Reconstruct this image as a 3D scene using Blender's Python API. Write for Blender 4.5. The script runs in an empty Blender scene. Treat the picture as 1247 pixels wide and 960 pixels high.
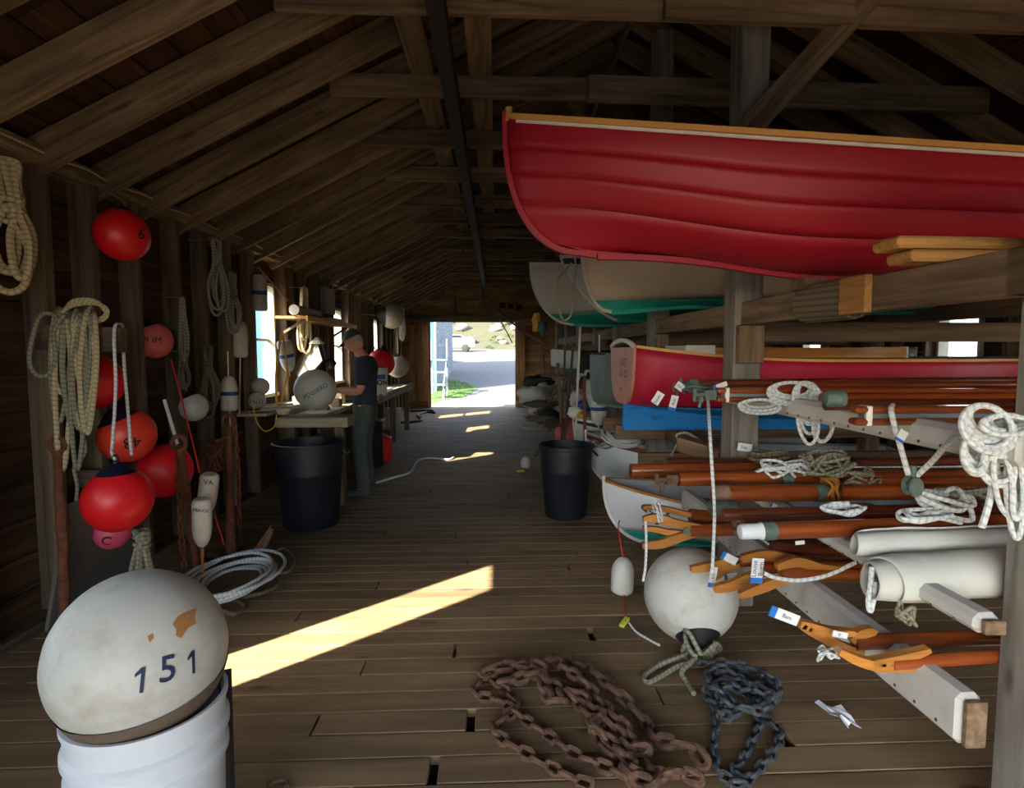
import bpy, math, random
from mathutils import Vector, Matrix, noise
import bmesh

# ---------------------------------------------------------------- camera, world, sun, exposure
SC = bpy.context.scene
COL = SC.collection
RAD = math.radians
YAW, PITCH, FPX, CAMH = RAD(2.4), RAD(4.25), 700.0, 1.54
CX0, CY0 = 633.3, 480.0
cam_data = bpy.data.cameras.new('camera')
cam = bpy.data.objects.new('camera', cam_data); COL.objects.link(cam)
cam_data.sensor_width = 36; cam_data.sensor_fit = 'HORIZONTAL'
cam_data.lens = FPX / 1247 * 36
cam_data.shift_x = -(CX0 - 623.5) / 1247
cam_data.clip_start = 0.05; cam_data.clip_end = 500
cam.location = (0, 0, CAMH)
cam.rotation_euler = (RAD(90) - PITCH, 0, -YAW)
SC.camera = cam

SUN_DIR = Vector((1.0, 0.88, -0.86)).normalized()
world = bpy.data.worlds.new('world'); SC.world = world; world.use_nodes = True
wn = world.node_tree; wn.nodes.clear()
sky = wn.nodes.new('ShaderNodeTexSky'); sky.sky_type = 'NISHITA'; sky.sun_disc = False
sky.sun_elevation = math.asin(-SUN_DIR.z); sky.sun_rotation = math.atan2(-SUN_DIR.x, -SUN_DIR.y)
sky.air_density = 1.0; sky.dust_density = 1.5; sky.ozone_density = 1.0
bg = wn.nodes.new('ShaderNodeBackground'); bg.inputs['Strength'].default_value = 0.40
wo = wn.nodes.new('ShaderNodeOutputWorld')
haze = wn.nodes.new('ShaderNodeHueSaturation'); haze.inputs['Saturation'].default_value = .62   # thin haze: paler sky
wn.links.new(sky.outputs[0], haze.inputs['Color']); wn.links.new(haze.outputs[0], bg.inputs['Color']); wn.links.new(bg.outputs[0], wo.inputs['Surface'])
sun_d = bpy.data.lights.new('sun', 'SUN'); sun_d.energy = 14.0; sun_d.angle = RAD(0.6); sun_d.color = (1.0, 0.90, 0.74)
sun = bpy.data.objects.new('sun', sun_d); COL.objects.link(sun)
sun.rotation_euler = SUN_DIR.to_track_quat('-Z', 'Y').to_euler(); sun.location = (-20, -20, 20)

SC.view_settings.view_transform = 'Standard'; SC.view_settings.look = 'None'
SC.view_settings.gamma = 1.0; SC.view_settings.use_curve_mapping = False
SC.view_settings.exposure = 1.85
SC.cycles.use_denoising = True
SC.cycles.max_bounces = 10; SC.cycles.diffuse_bounces = 8; SC.cycles.glossy_bounces = 3
SC.cycles.transmission_bounces = 4; SC.cycles.transparent_max_bounces = 8
SC.cycles.sample_clamp_indirect = 6.0
SC.cycles.caustics_reflective = False; SC.cycles.caustics_refractive = False
random.seed(7)
R = random.Random(11)

# ---------------------------------------------------------------- pixel -> place helpers (photo frame 1247x960)
_F = Vector((math.sin(YAW)*math.cos(PITCH), math.cos(YAW)*math.cos(PITCH), -math.sin(PITCH)))
_R = Vector((math.cos(YAW), -math.sin(YAW), 0)); _U = _R.cross(_F)
_C = Vector((0, 0, CAMH))
def ray(x, y): return _F + _R*((x-CX0)/FPX) - _U*((y-CY0)/FPX)
def PY(x, y, Y): d = ray(x, y); return _C + d*(Y/d.y)
def PX(x, y, X): d = ray(x, y); return _C + d*(X/d.x)
def PZ(x, y, z=0.0): d = ray(x, y); return _C + d*((z-CAMH)/d.z)

# ---------------------------------------------------------------- materials
def new_mat(name):
    m = bpy.data.materials.new(name); m.use_nodes = True
    nt = m.node_tree; b = nt.nodes['Principled BSDF']
    return m, nt, b
def lin(c): return tuple(((x/255)/12.92 if x/255 <= .04045 else ((x/255+.055)/1.055)**2.4) for x in c) + (1,)
def ramp(nt, c1, c2, p1=.3, p2=.7):
    r = nt.nodes.new('ShaderNodeValToRGB'); e = r.color_ramp.elements
    e[0].position = p1; e[0].color = c1; e[1].position = p2; e[1].color = c2; return r
def coords(nt, scale, rand=True):
    tc = nt.nodes.new('ShaderNodeTexCoord'); mp = nt.nodes.new('ShaderNodeMapping'); mp.inputs['Scale'].default_value = scale
    nt.links.new(tc.outputs['Object'], mp.inputs['Vector'])
    if rand:
        oi = nt.nodes.new('ShaderNodeObjectInfo'); mu = nt.nodes.new('ShaderNodeMath'); mu.operation = 'MULTIPLY'; mu.inputs[1].default_value = 57.0
        cb = nt.nodes.new('ShaderNodeCombineXYZ')
        nt.links.new(oi.outputs['Random'], mu.inputs[0])
        for i in range(3): nt.links.new(mu.outputs[0], cb.inputs[i])
        nt.links.new(cb.outputs[0], mp.inputs['Location'])
        return mp, oi, tc
    return mp, None, tc
def wood(name, c1, c2, rough=.85, gs=(1.3, 22, 22), tint=.3, bump=.25, spec=.25, stain=None, coat=0):
    m, nt, b = new_mat(name)
    mp, oi, tc = coords(nt, gs)
    n = nt.nodes.new('ShaderNodeTexNoise'); n.inputs['Scale'].default_value = 1.0; n.inputs['Detail'].default_value = 7; n.inputs['Roughness'].default_value = .62; n.inputs['Distortion'].default_value = .6
    nt.links.new(mp.outputs[0], n.inputs['Vector'])
    r = ramp(nt, lin(c1), lin(c2)); nt.links.new(n.outputs['Fac'], r.inputs[0])
    # broad blotches
    n2 = nt.nodes.new('ShaderNodeTexNoise'); n2.inputs['Scale'].default_value = 2.3; n2.inputs['Detail'].default_value = 4
    mp2 = nt.nodes.new('ShaderNodeMapping'); mp2.inputs['Scale'].default_value = (.7, 2, 2); nt.links.new(tc.outputs['Object'], mp2.inputs['Vector'])
    nt.links.new(mp.inputs['Location'].links[0].from_socket, mp2.inputs['Location'])
    nt.links.new(mp2.outputs[0], n2.inputs['Vector'])
    mr = nt.nodes.new('ShaderNodeMapRange'); mr.inputs['From Min'].default_value = .3; mr.inputs['From Max'].default_value = .7; mr.inputs['To Min'].default_value = .72; mr.inputs['To Max'].default_value = 1.18
    nt.links.new(n2.outputs['Fac'], mr.inputs[0])
    mr2 = nt.nodes.new('ShaderNodeMapRange'); mr2.inputs['To Min'].default_value = 1-tint; mr2.inputs['To Max'].default_value = 1+tint
    nt.links.new(oi.outputs['Random'], mr2.inputs[0])
    mm = nt.nodes.new('ShaderNodeMath'); mm.operation = 'MULTIPLY'; nt.links.new(mr.outputs[0], mm.inputs[0]); nt.links.new(mr2.outputs[0], mm.inputs[1])
    # knots
    vo = nt.nodes.new('ShaderNodeTexVoronoi'); vo.inputs['Scale'].default_value = 1.0
    mp3 = nt.nodes.new('ShaderNodeMapping'); mp3.inputs['Scale'].default_value = (2.2, 7, 7); nt.links.new(tc.outputs['Object'], mp3.inputs['Vector'])
    nt.links.new(mp.inputs['Location'].links[0].from_socket, mp3.inputs['Location']); nt.links.new(mp3.outputs[0], vo.inputs['Vector'])
    kr = ramp(nt, (.35, .35, .35, 1), (1, 1, 1, 1), .05, .16); nt.links.new(vo.outputs['Distance'], kr.inputs[0])
    m2 = nt.nodes.new('ShaderNodeMix'); m2.data_type = 'RGBA'; m2.blend_type = 'MULTIPLY'; m2.inputs[0].default_value = .8
    nt.links.new(r.outputs[0], m2.inputs[6]); nt.links.new(kr.outputs[0], m2.inputs[7])
    hs = nt.nodes.new('ShaderNodeHueSaturation'); nt.links.new(m2.outputs[2], hs.inputs['Color']); nt.links.new(mm.outputs[0], hs.inputs['Value'])
    nt.links.new(hs.outputs[0], b.inputs['Base Color'])
    b.inputs['Roughness'].default_value = rough; b.inputs['Specular IOR Level'].default_value = spec
    if coat: b.inputs['Coat Weight'].default_value = coat; b.inputs['Coat Roughness'].default_value = .12
    bp = nt.nodes.new('ShaderNodeBump'); bp.inputs['Strength'].default_value = bump; bp.inputs['Distance'].default_value = .006
    nt.links.new(n.outputs['Fac'], bp.inputs['Height']); nt.links.new(bp.outputs[0], b.inputs['Normal'])
    return m
def paint(name, c, rough=.45, dirt=None, amt=.35, scale=6, metal=0, spec=.5, bump=.0, sharp=(.5, .72), stretch=(1, 1, 1), trans=0):
    m, nt, b = new_mat(name)
    b.inputs['Roughness'].default_value = rough; b.inputs['Metallic'].default_value = metal; b.inputs['Specular IOR Level'].default_value = spec
    mp, oi, tc = coords(nt, tuple(scale*s for s in stretch))
    n = nt.nodes.new('ShaderNodeTexNoise'); n.inputs['Scale'].default_value = 1; n.inputs['Detail'].default_value = 8; n.inputs['Roughness'].default_value = .65
    nt.links.new(mp.outputs[0], n.inputs['Vector'])
    d = dirt if dirt else tuple(x*.8 for x in c)
    r = ramp(nt, (0, 0, 0, 1), (1, 1, 1, 1), *sharp); nt.links.new(n.outputs['Fac'], r.inputs[0])
    mu = nt.nodes.new('ShaderNodeMath'); mu.operation = 'MULTIPLY'; mu.inputs[1].default_value = amt; nt.links.new(r.outputs[0], mu.inputs[0])
    mx = nt.nodes.new('ShaderNodeMix'); mx.data_type = 'RGBA'; mx.inputs[6].default_value = lin(c); mx.inputs[7].default_value = lin(d)
    nt.links.new(mu.outputs[0], mx.inputs[0]); nt.links.new(mx.outputs[2], b.inputs['Base Color'])
    rr = nt.nodes.new('ShaderNodeMapRange'); rr.inputs['To Min'].default_value = rough; rr.inputs['To Max'].default_value = min(1, rough+.25)
    nt.links.new(n.outputs['Fac'], rr.inputs[0]); nt.links.new(rr.outputs[0], b.inputs['Roughness'])
    if bump:
        bp = nt.nodes.new('ShaderNodeBump'); bp.inputs['Strength'].default_value = bump; bp.inputs['Distance'].default_value = .01
        nt.links.new(n.outputs['Fac'], bp.inputs['Height']); nt.links.new(bp.outputs[0], b.inputs['Normal'])
    return m
def rope_mat(name, c, dark=None, pitch=70):
    m, nt, b = new_mat(name)
    tc = nt.nodes.new('ShaderNodeTexCoord'); w = nt.nodes.new('ShaderNodeTexWave')
    mp = nt.nodes.new('ShaderNodeMapping'); mp.inputs['Scale'].default_value = (1, pitch, 1); mp.inputs['Rotation'].default_value = (0, 0, .0)
    nt.links.new(tc.outputs['UV'], mp.inputs['Vector']); nt.links.new(mp.outputs[0], w.inputs['Vector'])
    w.bands_direction = 'DIAGONAL'; w.inputs['Scale'].default_value = .35; w.inputs['Distortion'].default_value = .4
    d = dark if dark else tuple(x*.7 for x in c)
    d = tuple((p*.55+q*.45) for p, q in zip(d, c))
    r = ramp(nt, lin(d), lin(c), .0, .45); nt.links.new(w.outputs['Fac'], r.inputs[0])
    nt.links.new(r.outputs[0], b.inputs['Base Color'])
    bp = nt.nodes.new('ShaderNodeBump'); bp.inputs['Strength'].default_value = .35; bp.inputs['Distance'].default_value = .002
    nt.links.new(w.outputs['Fac'], bp.inputs['Height']); nt.links.new(bp.outputs[0], b.inputs['Normal'])
    b.inputs['Roughness'].default_value = .9; b.inputs['Specular IOR Level'].default_value = .2
    return m
M = {}
M['beam'] = wood('weathered_beam', (72, 59, 45), (142, 120, 94), tint=.25)
M['rafter'] = wood('rafter_wood', (84, 68, 51), (152, 129, 99), tint=.22)
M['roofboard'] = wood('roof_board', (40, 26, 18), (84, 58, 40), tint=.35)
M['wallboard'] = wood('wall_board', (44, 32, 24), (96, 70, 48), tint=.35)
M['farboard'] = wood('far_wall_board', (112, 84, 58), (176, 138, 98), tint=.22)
M['stud'] = wood('stud_wood', (72, 60, 50), (132, 112, 90), tint=.22)
M['floor'] = wood('floor_board', (112, 93, 68), (142, 119, 89), tint=.13, gs=(1.1, 17, 17), rough=.75, bump=.2)
M['post'] = wood('post_wood', (96, 92, 86), (150, 144, 134), tint=.15, gs=(1.3, 18, 18))
M['rail'] = wood('rail_wood', (88, 72, 56), (146, 122, 96), tint=.15)
M['lumber'] = wood('yellow_lumber', (150, 104, 56), (200, 152, 92), tint=.1, gs=(2, 30, 30))
M['varnish'] = wood('varnished_spar', (96, 40, 14), (158, 78, 30), tint=.18, rough=.28, gs=(1.2, 26, 26), bump=.03, spec=.5, coat=.6)
M['varnish_dark'] = wood('dark_varnished_spar', (62, 26, 14), (112, 50, 26), tint=.2, rough=.32, gs=(1.2, 26, 26), bump=.03, spec=.5, coat=.5)
M['varnish_light'] = wood('light_varnished_wood', (150, 92, 34), (202, 138, 64), tint=.12, rough=.35, gs=(1.6, 26, 26), bump=.03, spec=.5, coat=.4)
M['benchwood'] = wood('bench_wood', (136, 122, 100), (196, 182, 154), tint=.1)
M['black_steel'] = paint('dark_steel', (26, 17, 15), .8, (44, 28, 22), .4, 9)
M['canvas_rail'] = paint('tacked_canvas', (196, 196, 190), .8, (150, 146, 138), .5, 7, bump=.15)
M['canvas'] = paint('sail_canvas', (196, 198, 190), .85, (178, 178, 168), .4, 5, bump=.2)
M['red_hull'] = paint('red_hull_paint', (158, 16, 36), .36, (168, 44, 62), .55, 2.2, stretch=(.6, 2, 3))
M['pink_hull'] = paint('crimson_hull_paint', (178, 26, 56), .35, (150, 20, 46), .4, 2)
M['blue_bottom'] = paint('blue_bottom_paint', (10, 118, 190), .6, (6, 60, 100), .6, 4, sharp=(.56, .62), stretch=(1, 2, 5))
M['teal_bottom'] = paint('teal_bottom_paint', (16, 150, 134), .5, (12, 116, 104), .4, 3)
M['cream_hull'] = paint('cream_hull_paint', (196, 184, 164), .45, (170, 156, 134), .4, 2)
M['white_hull'] = paint('white_hull_paint', (204, 204, 200), .45, (176, 174, 166), .4, 2)
M['blue_white_hull'] = paint('cool_white_hull_paint', (208, 216, 222), .4, (180, 186, 190), .4, 2)
M['grey_hull'] = paint('grey_green_hull_paint', (104, 120, 116), .5, (84, 96, 92), .5, 3)
M['navy'] = paint('navy_paint', (24, 30, 70), .4)
M['maroon'] = paint('maroon_paint', (96, 26, 34), .4)
M['yellow_trim'] = paint('ochre_gunwale', (216, 160, 86), .4, (190, 130, 64), .4, 5)
M['white_trim'] = paint('white_trim', (226, 224, 214), .5)
M['grey_deck'] = paint('grey_green_deck_canvas', (128, 132, 118), .7, (100, 104, 94), .4, 6)
M['plywood'] = paint('salmon_transom_varnish', (196, 132, 102), .4, (170, 100, 72), .5, 4, stretch=(2, 1, 1))
M['ball_red'] = paint('red_buoy_vinyl', (222, 26, 34), .28, (196, 18, 28), .35, 6)
M['ball_orange'] = paint('orange_red_buoy_vinyl', (224, 62, 44), .3, (200, 46, 34), .4, 6)
M['ball_salmon'] = paint('faded_salmon_buoy_vinyl', (224, 112, 104), .4, (206, 84, 80), .5, 6)
M['ball_pink'] = paint('pink_buoy_vinyl', (216, 84, 112), .4)
M['ball_white'] = paint('white_buoy_vinyl', (196, 196, 188), .42, (150, 138, 112), .45, 7)
M['ball_grey'] = paint('grey_white_buoy_vinyl', (176, 170, 160), .5, (130, 120, 104), .5, 7)
M['ball_dirty'] = paint('grubby_white_buoy_vinyl', (190, 192, 186), .42, (148, 126, 82), .75, 7, sharp=(.48, .78), bump=.05)
M['neck_navy'] = paint('navy_buoy_neck', (14, 16, 44), .4)
M['neck_black'] = paint('black_buoy_neck', (16, 18, 22), .5, (70, 70, 70), .3, 30)
M['foam_white'] = paint('white_foam', (206, 198, 182), .7, (168, 146, 112), .5, 14, bump=.2)
M['blue_band'] = paint('blue_paint_band', (26, 66, 140), .5)
M['ink'] = paint('black_marker', (16, 20, 30), .6)
M['ink_blue'] = paint('dark_blue_marker', (22, 40, 74), .5)
M['teal_ink'] = paint('teal_lettering', (50, 96, 112), .5)
M['green_ink'] = paint('green_lettering', (30, 70, 60), .5)
M['black_bin'] = paint('black_plastic', (17, 21, 30), .42, (44, 48, 54), .4, 5)
M['white_plastic'] = paint('white_plastic', (206, 212, 218), .38, (170, 174, 176), .3, 5)
M['bucket_white'] = paint('white_bucket_plastic', (222, 222, 214), .45)
M['black_rubber'] = paint('black_rubber', (18, 18, 20), .6)
M['rust'] = paint('rusty_iron', (86, 52, 34), .85, (134, 76, 46), .7, 22, bump=.5, sharp=(.4, .65))
M['rust_dark'] = paint('dark_rusty_chain_iron', (74, 53, 40), .78, (126, 92, 68), .7, 40, bump=.4, sharp=(.4, .65))
M['galv'] = paint('dull_galvanised_iron', (62, 67, 72), .6, (122, 130, 136), .6, 40, bump=.3, metal=.2)
M['bronze'] = paint('green_bronze', (84, 104, 96), .55, (120, 150, 138), .6, 30, bump=.3, metal=.3)
M['steel'] = paint('grey_steel', (130, 136, 140), .4, metal=.7)
M['rope_white'] = rope_mat('white_braided_rope', (206, 212, 212), (150, 156, 154))
M['rope_beige'] = rope_mat('beige_twisted_rope', (190, 176, 140), (124, 112, 84))
M['rope_grey'] = rope_mat('grey_old_rope', (140, 138, 118), (86, 84, 70))
M['rope_dark'] = rope_mat('weathered_dark_rope', (110, 100, 82), (60, 54, 44))
M['line_red'] = paint('red_cord', (196, 44, 46), .7)
M['line_yellow'] = paint('yellow_hose', (216, 160, 60), .5)
M['leather'] = wood('chafed_leather', (90, 66, 56), (150, 120, 104), gs=(8, 8, 8))
M['tag_white'] = paint('white_tag', (224, 228, 230), .5)
M['tag_blue'] = paint('blue_tag_band', (24, 110, 196), .5)
M['tag_yellow'] = paint('yellow_tag', (200, 196, 70), .5)
M['tarp_black'] = paint('black_tarp', (20, 18, 26), .6, (40, 34, 44), .4, 6, bump=.3)
M['dark_inside'] = paint('dark_underfloor', (20, 16, 12), .9)
M['shingle'] = paint('exterior_shingle', (96, 84, 70), .9, (70, 60, 50), .5, 3)
M['glass_frame'] = paint('old_white_window_paint', (170, 166, 152), .6, (110, 96, 76), .5, 12)
M['gravel'] = paint('pale_gravel', (80, 82, 84), .95, (60, 62, 64), .6, 9, bump=.4)
M['grass'] = paint('green_grass', (56, 84, 18), .9, (38, 58, 12), .6, 12, bump=.6)
M['hill'] = paint('dry_green_hillside', (36, 45, 20), .95, (60, 52, 34), .8, 1.1, bump=.6, sharp=(.35, .65))
M['boulder'] = paint('pale_granite', (88, 84, 78), .9, (62, 58, 52), .6, 3, bump=.4)
M['leaf'] = paint('shrub_leaf', (50, 64, 26), .8, (34, 46, 18), .6, 8)
M['blue_wall'] = paint('blue_house_paint', (30, 84, 132), .6)
M['grey_wood'] = wood('painted_grey_wood', (96, 104, 112), (128, 134, 140), tint=.06)
M['white_siding'] = paint('white_clapboard', (176, 180, 182), .7)
M['car'] = paint('silver_car_paint', (186, 192, 196), .25, metal=.5)
M['car_glass'] = paint('dark_car_glass', (30, 36, 42), .1)
M['skin'] = paint('skin', (206, 142, 116), .55, (186, 112, 92), .3, 20)
M['shirt'] = paint('charcoal_tshirt', (44, 50, 60), .9, (34, 38, 46), .4, 12)
M['trousers'] = paint('grey_green_trousers', (74, 82, 76), .9, (60, 66, 62), .5, 10)
M['cap'] = paint('dark_green_cap', (52, 66, 62), .8)
M['hair'] = paint('grey_hair', (168, 162, 156), .8)
M['shoe'] = paint('grey_shoe', (64, 68, 70), .7)
M['tan_panel'] = paint('tan_panel', (150, 140, 120), .7, (120, 108, 90), .4, 6)
M['grey_panel'] = paint('grey_weathered_panel', (96, 94, 90), .7, (74, 70, 64), .5, 5)
M['green_pipe'] = paint('green_pipe', (50, 96, 82), .5)
M['paper'] = paint('crumpled_paper', (222, 226, 236), .7)
M['patch_brown'] = paint('tan_stain', (168, 118, 66), .8, (140, 96, 50), .6, 50)
M['mud'] = paint('dried_brown_residue', (104, 88, 74), .95, (80, 66, 54), .5, 30, bump=.4)
# window glass: thin, slightly dusty
_m, _nt, _b = new_mat('window_glass'); _b.inputs['Base Color'].default_value = (.95, .98, 1, 1); _b.inputs['Roughness'].default_value = .0
_tr = _nt.nodes.new('ShaderNodeBsdfTransparent'); _mx = _nt.nodes.new('ShaderNodeMixShader'); _mx.inputs[0].default_value = .08
_tr.inputs[0].default_value = (.93, .95, .95, 1)
_gl = _nt.nodes.new('ShaderNodeBsdfGlossy'); _gl.inputs['Roughness'].default_value = .03
_nt.links.new(_tr.outputs[0], _mx.inputs[1]); _nt.links.new(_gl.outputs[0], _mx.inputs[2])
_nt.links.new(_mx.outputs[0], _nt.nodes['Material Output'].inputs['Surface'])
M['glass'] = _m

# ---------------------------------------------------------------- building helpers
WO = {}                                    # world origin of every (unrotated) object
def tag(o, label=None, cat=None, group=None, kind=None):
    if label: o['label'] = label
    if cat: o['category'] = cat
    if group: o['group'] = group
    if kind: o['kind'] = kind
    return o
def thing(name, label, cat, loc=(0, 0, 0), group=None):
    o = bpy.data.objects.new(name, None); COL.objects.link(o); o.empty_display_size = .1
    o.location = loc; WO[o] = Vector(loc)
    return tag(o, label, cat, group)
def attach(o, parent, w):
    WO[o] = Vector(w)
    if parent is not None:
        o.parent = parent; o.location = Vector(w) - WO[parent]
    else:
        o.location = w
def catmull(pts, n=6, closed=False):
    P = [Vector(p) for p in pts]; out = []
    N = len(P)
    if N < 3: return P
    rng = range(N) if closed else range(N-1)
    for i in rng:
        if closed: p0, p1, p2, p3 = P[(i-1) % N], P[i], P[(i+1) % N], P[(i+2) % N]
        else: p0, p1, p2, p3 = P[max(i-1, 0)], P[i], P[i+1], P[min(i+2, N-1)]
        for k in range(n):
            t = k/n
            out.append(.5*((2*p1)+(-p0+p2)*t+(2*p0-5*p1+4*p2-p3)*t*t+(-p0+3*p1-3*p2+p3)*t**3))
    if not closed: out.append(P[-1])
    return out
class MB:
    def __init__(s): s.v = []; s.f = []; s.uv = {}; s.mi = []
    def add(s, vs, fs, uvs=None, mi=0):
        b = len(s.v); s.v += [Vector(v) for v in vs]
        for k, f in enumerate(fs):
            if uvs: s.uv[len(s.f)] = uvs[k]
            s.f.append(tuple(b+i for i in f)); s.mi.append(mi)
        return s
    def box(s, c, d, rot=None, mi=0):
        c = Vector(c); h = [x/2 for x in d]; vs = []
        for sx in (-1, 1):
            for sy in (-1, 1):
                for sz in (-1, 1):
                    p = Vector((sx*h[0], sy*h[1], sz*h[2])); vs.append(c + (rot @ p if rot else p))
        return s.add(vs, [(0, 1, 3, 2), (4, 6, 7, 5), (0, 4, 5, 1), (2, 3, 7, 6), (0, 2, 6, 4), (1, 5, 7, 3)], mi=mi)
    def tube(s, pts, r, n=8, closed=False, cap=True, mi=0):
        P = [Vector(p) for p in pts]; N = len(P)
        rs = r if isinstance(r, (list, tuple)) else [r]*N
        T = []
        for i in range(N):
            a = P[(i+1) % N] if (closed or i < N-1) else P[i]; b = P[i-1] if (closed or i > 0) else P[i]
            t = a-b; T.append(t.normalized() if t.length > 1e-9 else Vector((0, 0, 1)))
        u = T[0].orthogonal().normalized(); vs = []; L = 0; Ls = []
        for i in range(N):
            if i: u = (u - T[i]*u.dot(T[i])); u = u.normalized() if u.length > 1e-6 else T[i].orthogonal().normalized(); L += (P[i]-P[i-1]).length
            Ls.append(L); w = T[i].cross(u)
            for k in range(n):
                a = 2*math.pi*k/n; vs.append(P[i] + (u*math.cos(a)+w*math.sin(a))*rs[i])
        fs = []; uvs = []
        for i in range(N if closed else N-1):
            j = (i+1) % N; l1 = Ls[i]; l2 = Ls[j] if j else L + (P[0]-P[-1]).length
            for k in range(n):
                k2 = (k+1) % n; fs.append((i*n+k, i*n+k2, j*n+k2, j*n+k))
                uvs.append(((k/n, l1), ((k+1)/n, l1), ((k+1)/n, l2), (k/n, l2)))
        if cap and not closed:
            fs.append(tuple(range(n-1, -1, -1))); uvs.append([(0, 0)]*n)
            fs.append(tuple((N-1)*n+k for k in range(n))); uvs.append([(0, L)]*n)
        return s.add(vs, fs, uvs, mi)
    def strip(s, pts, w, h, up=(0, 0, 1), mi=0):
        P = [Vector(p) for p in pts]; N = len(P); up = Vector(up); vs = []
        for i in range(N):
            t = (P[min(i+1, N-1)]-P[max(i-1, 0)]).normalized(); sd = t.cross(up)
            sd = sd.normalized() if sd.length > 1e-5 else Vector((0, 1, 0)); u2 = sd.cross(t)
            ww = w[i] if isinstance(w, list) else w; hh = h[i] if isinstance(h, list) else h
            for a, b in ((-1, -1), (1, -1), (1, 1), (-1, 1)): vs.append(P[i]+sd*(a*ww/2)+u2*(b*hh/2))
        fs = [(3, 2, 1, 0), tuple((N-1)*4+k for k in range(4))]
        for i in range(N-1):
            for k in range(4): fs.append((i*4+k, i*4+(k+1) % 4, (i+1)*4+(k+1) % 4, (i+1)*4+k))
        return s.add(vs, fs, mi=mi)
    def lathe(s, prof, n=28, mat=None, mi=0):
        vs = []; fs = []; mat = mat or Matrix.Identity(4); N = len(prof)
        for (r, z) in prof:
            for k in range(n):
                a = 2*math.pi*k/n; vs.append(mat @ Vector((r*math.cos(a), r*math.sin(a), z)))
        for i in range(N-1):
            for k in range(n):
                k2 = (k+1) % n; fs.append((i*n+k, i*n+k2, (i+1)*n+k2, (i+1)*n+k))
        return s.add(vs, fs, mi=mi)
    def grid(s, rows, mi=0, flip=False):
        n = len(rows[0]); vs = [p for r in rows for p in r]; fs = []
        for i in range(len(rows)-1):
            for k in range(n-1):
                q = (i*n+k, i*n+k+1, (i+1)*n+k+1, (i+1)*n+k); fs.append(q[::-1] if flip else q)
        return s.add(vs, fs, mi=mi)
    def build(s, name, mat, parent=None, smooth=True, angle=40, origin=None, base=False):
        if origin is None:
            lo = [min(v[i] for v in s.v) for i in range(3)]; hi = [max(v[i] for v in s.v) for i in range(3)]
            origin = Vector(((lo[0]+hi[0])/2, (lo[1]+hi[1])/2, lo[2] if base else (lo[2]+hi[2])/2))
        origin = Vector(origin)
        me = bpy.data.meshes.new(name); me.from_pydata([tuple(v-origin) for v in s.v], [], s.f)
        for mt in (mat if isinstance(mat, (list, tuple)) else [mat]): me.materials.append(M[mt] if isinstance(mt, str) else mt)
        if any(s.mi): me.polygons.foreach_set('material_index', s.mi)
        if s.uv:
            uvl = me.uv_layers.new(name='UV')
            for p in me.polygons:
                q = s.uv.get(p.index)
                if q:
                    for li, t in zip(p.loop_indices, q): uvl.data[li].uv = t
        if smooth:
            me.polygons.foreach_set('use_smooth', [True]*len(me.polygons)); me.set_sharp_from_angle(angle=RAD(angle))
        me.validate(); me.update()
        o = bpy.data.objects.new(name, me); COL.objects.link(o); attach(o, parent, origin)
        return o
_bc = {}
def box_mesh(L, w, h, mat, bev=.004):
    key = (round(L, 2), round(w, 3), round(h, 3), mat, bev)
    if key in _bc: return _bc[key]
    L, w, h = key[:3]
    me = bpy.data.meshes.new('plank'); bm = bmesh.new(); bmesh.ops.create_cube(bm, size=1)
    for v in bm.verts: v.co = Vector((v.co.x*L, v.co.y*w, v.co.z*h))
    if bev: bmesh.ops.bevel(bm, geom=list(bm.edges), offset=min(bev, h*.3, w*.3), segments=1, affect='EDGES')
    bm.to_mesh(me); bm.free(); me.materials.append(M[mat]); _bc[key] = me
    return me
def beam(name, p0, p1, w, h, mat, parent=None, up=(0, 0, 1), bev=.004, label=None):
    """box along p0-p1: w across, h towards `up`"""
    p0, p1 = Vector(p0), Vector(p1); d = p1-p0; x = d.normalized(); up = Vector(up)
    y = up.cross(x)
    if y.length < 1e-3: y = Vector((0, 1, 0)).cross(x)
    y.normalize(); z = x.cross(y)
    o = bpy.data.objects.new(name, box_mesh(d.length, w, h, mat, bev)); COL.objects.link(o)
    c = (p0+p1)/2; attach(o, parent, c)
    o.rotation_euler = Matrix((x, y, z)).transposed().to_euler()
    if label: o['label'] = label
    return o
def copy_tree(o, parent=None):
    c = o.copy(); COL.objects.link(c)
    if parent is not None: c.parent = parent
    for ch in list(o.children): copy_tree(ch, c)
    return c
def frame(axis, up=(0, 0, 1)):
    z = Vector(axis).normalized(); x = Vector(up).cross(z)
    if x.length < 1e-3: x = Vector((1, 0, 0)).cross(z)
    x.normalize(); y = z.cross(x); return Matrix((x, y, z)).transposed().to_4x4()
_tc = {}
def glyphs(text, bold=0.0):
    if text == '1': return [Vector(p) for p in ((.02, -.36, 0), (.12, -.36, 0), (.12, .36, 0), (.02, .36, 0), (.02, .20, 0), (-.14, .10, 0), (-.14, .20, 0))], [(0, 1, 2, 3), (3, 6, 5, 4)]
    key = (text, bold)
    if key not in _tc:
        cu = bpy.data.curves.new('lettering', 'FONT'); cu.body = text; cu.align_x = 'CENTER'; cu.align_y = 'CENTER'; cu.offset = bold; cu.resolution_u = 3
        ob = bpy.data.objects.new('lettering', cu); COL.objects.link(ob)
        dg = bpy.context.evaluated_depsgraph_get(); dg.update()
        me = bpy.data.meshes.new_from_object(ob.evaluated_get(dg))
        _tc[key] = ([v.co.copy() for v in me.vertices], [tuple(p.vertices) for p in me.polygons])
        bpy.data.objects.remove(ob); bpy.data.curves.remove(cu); bpy.data.meshes.remove(me)
    return _tc[key]
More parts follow.
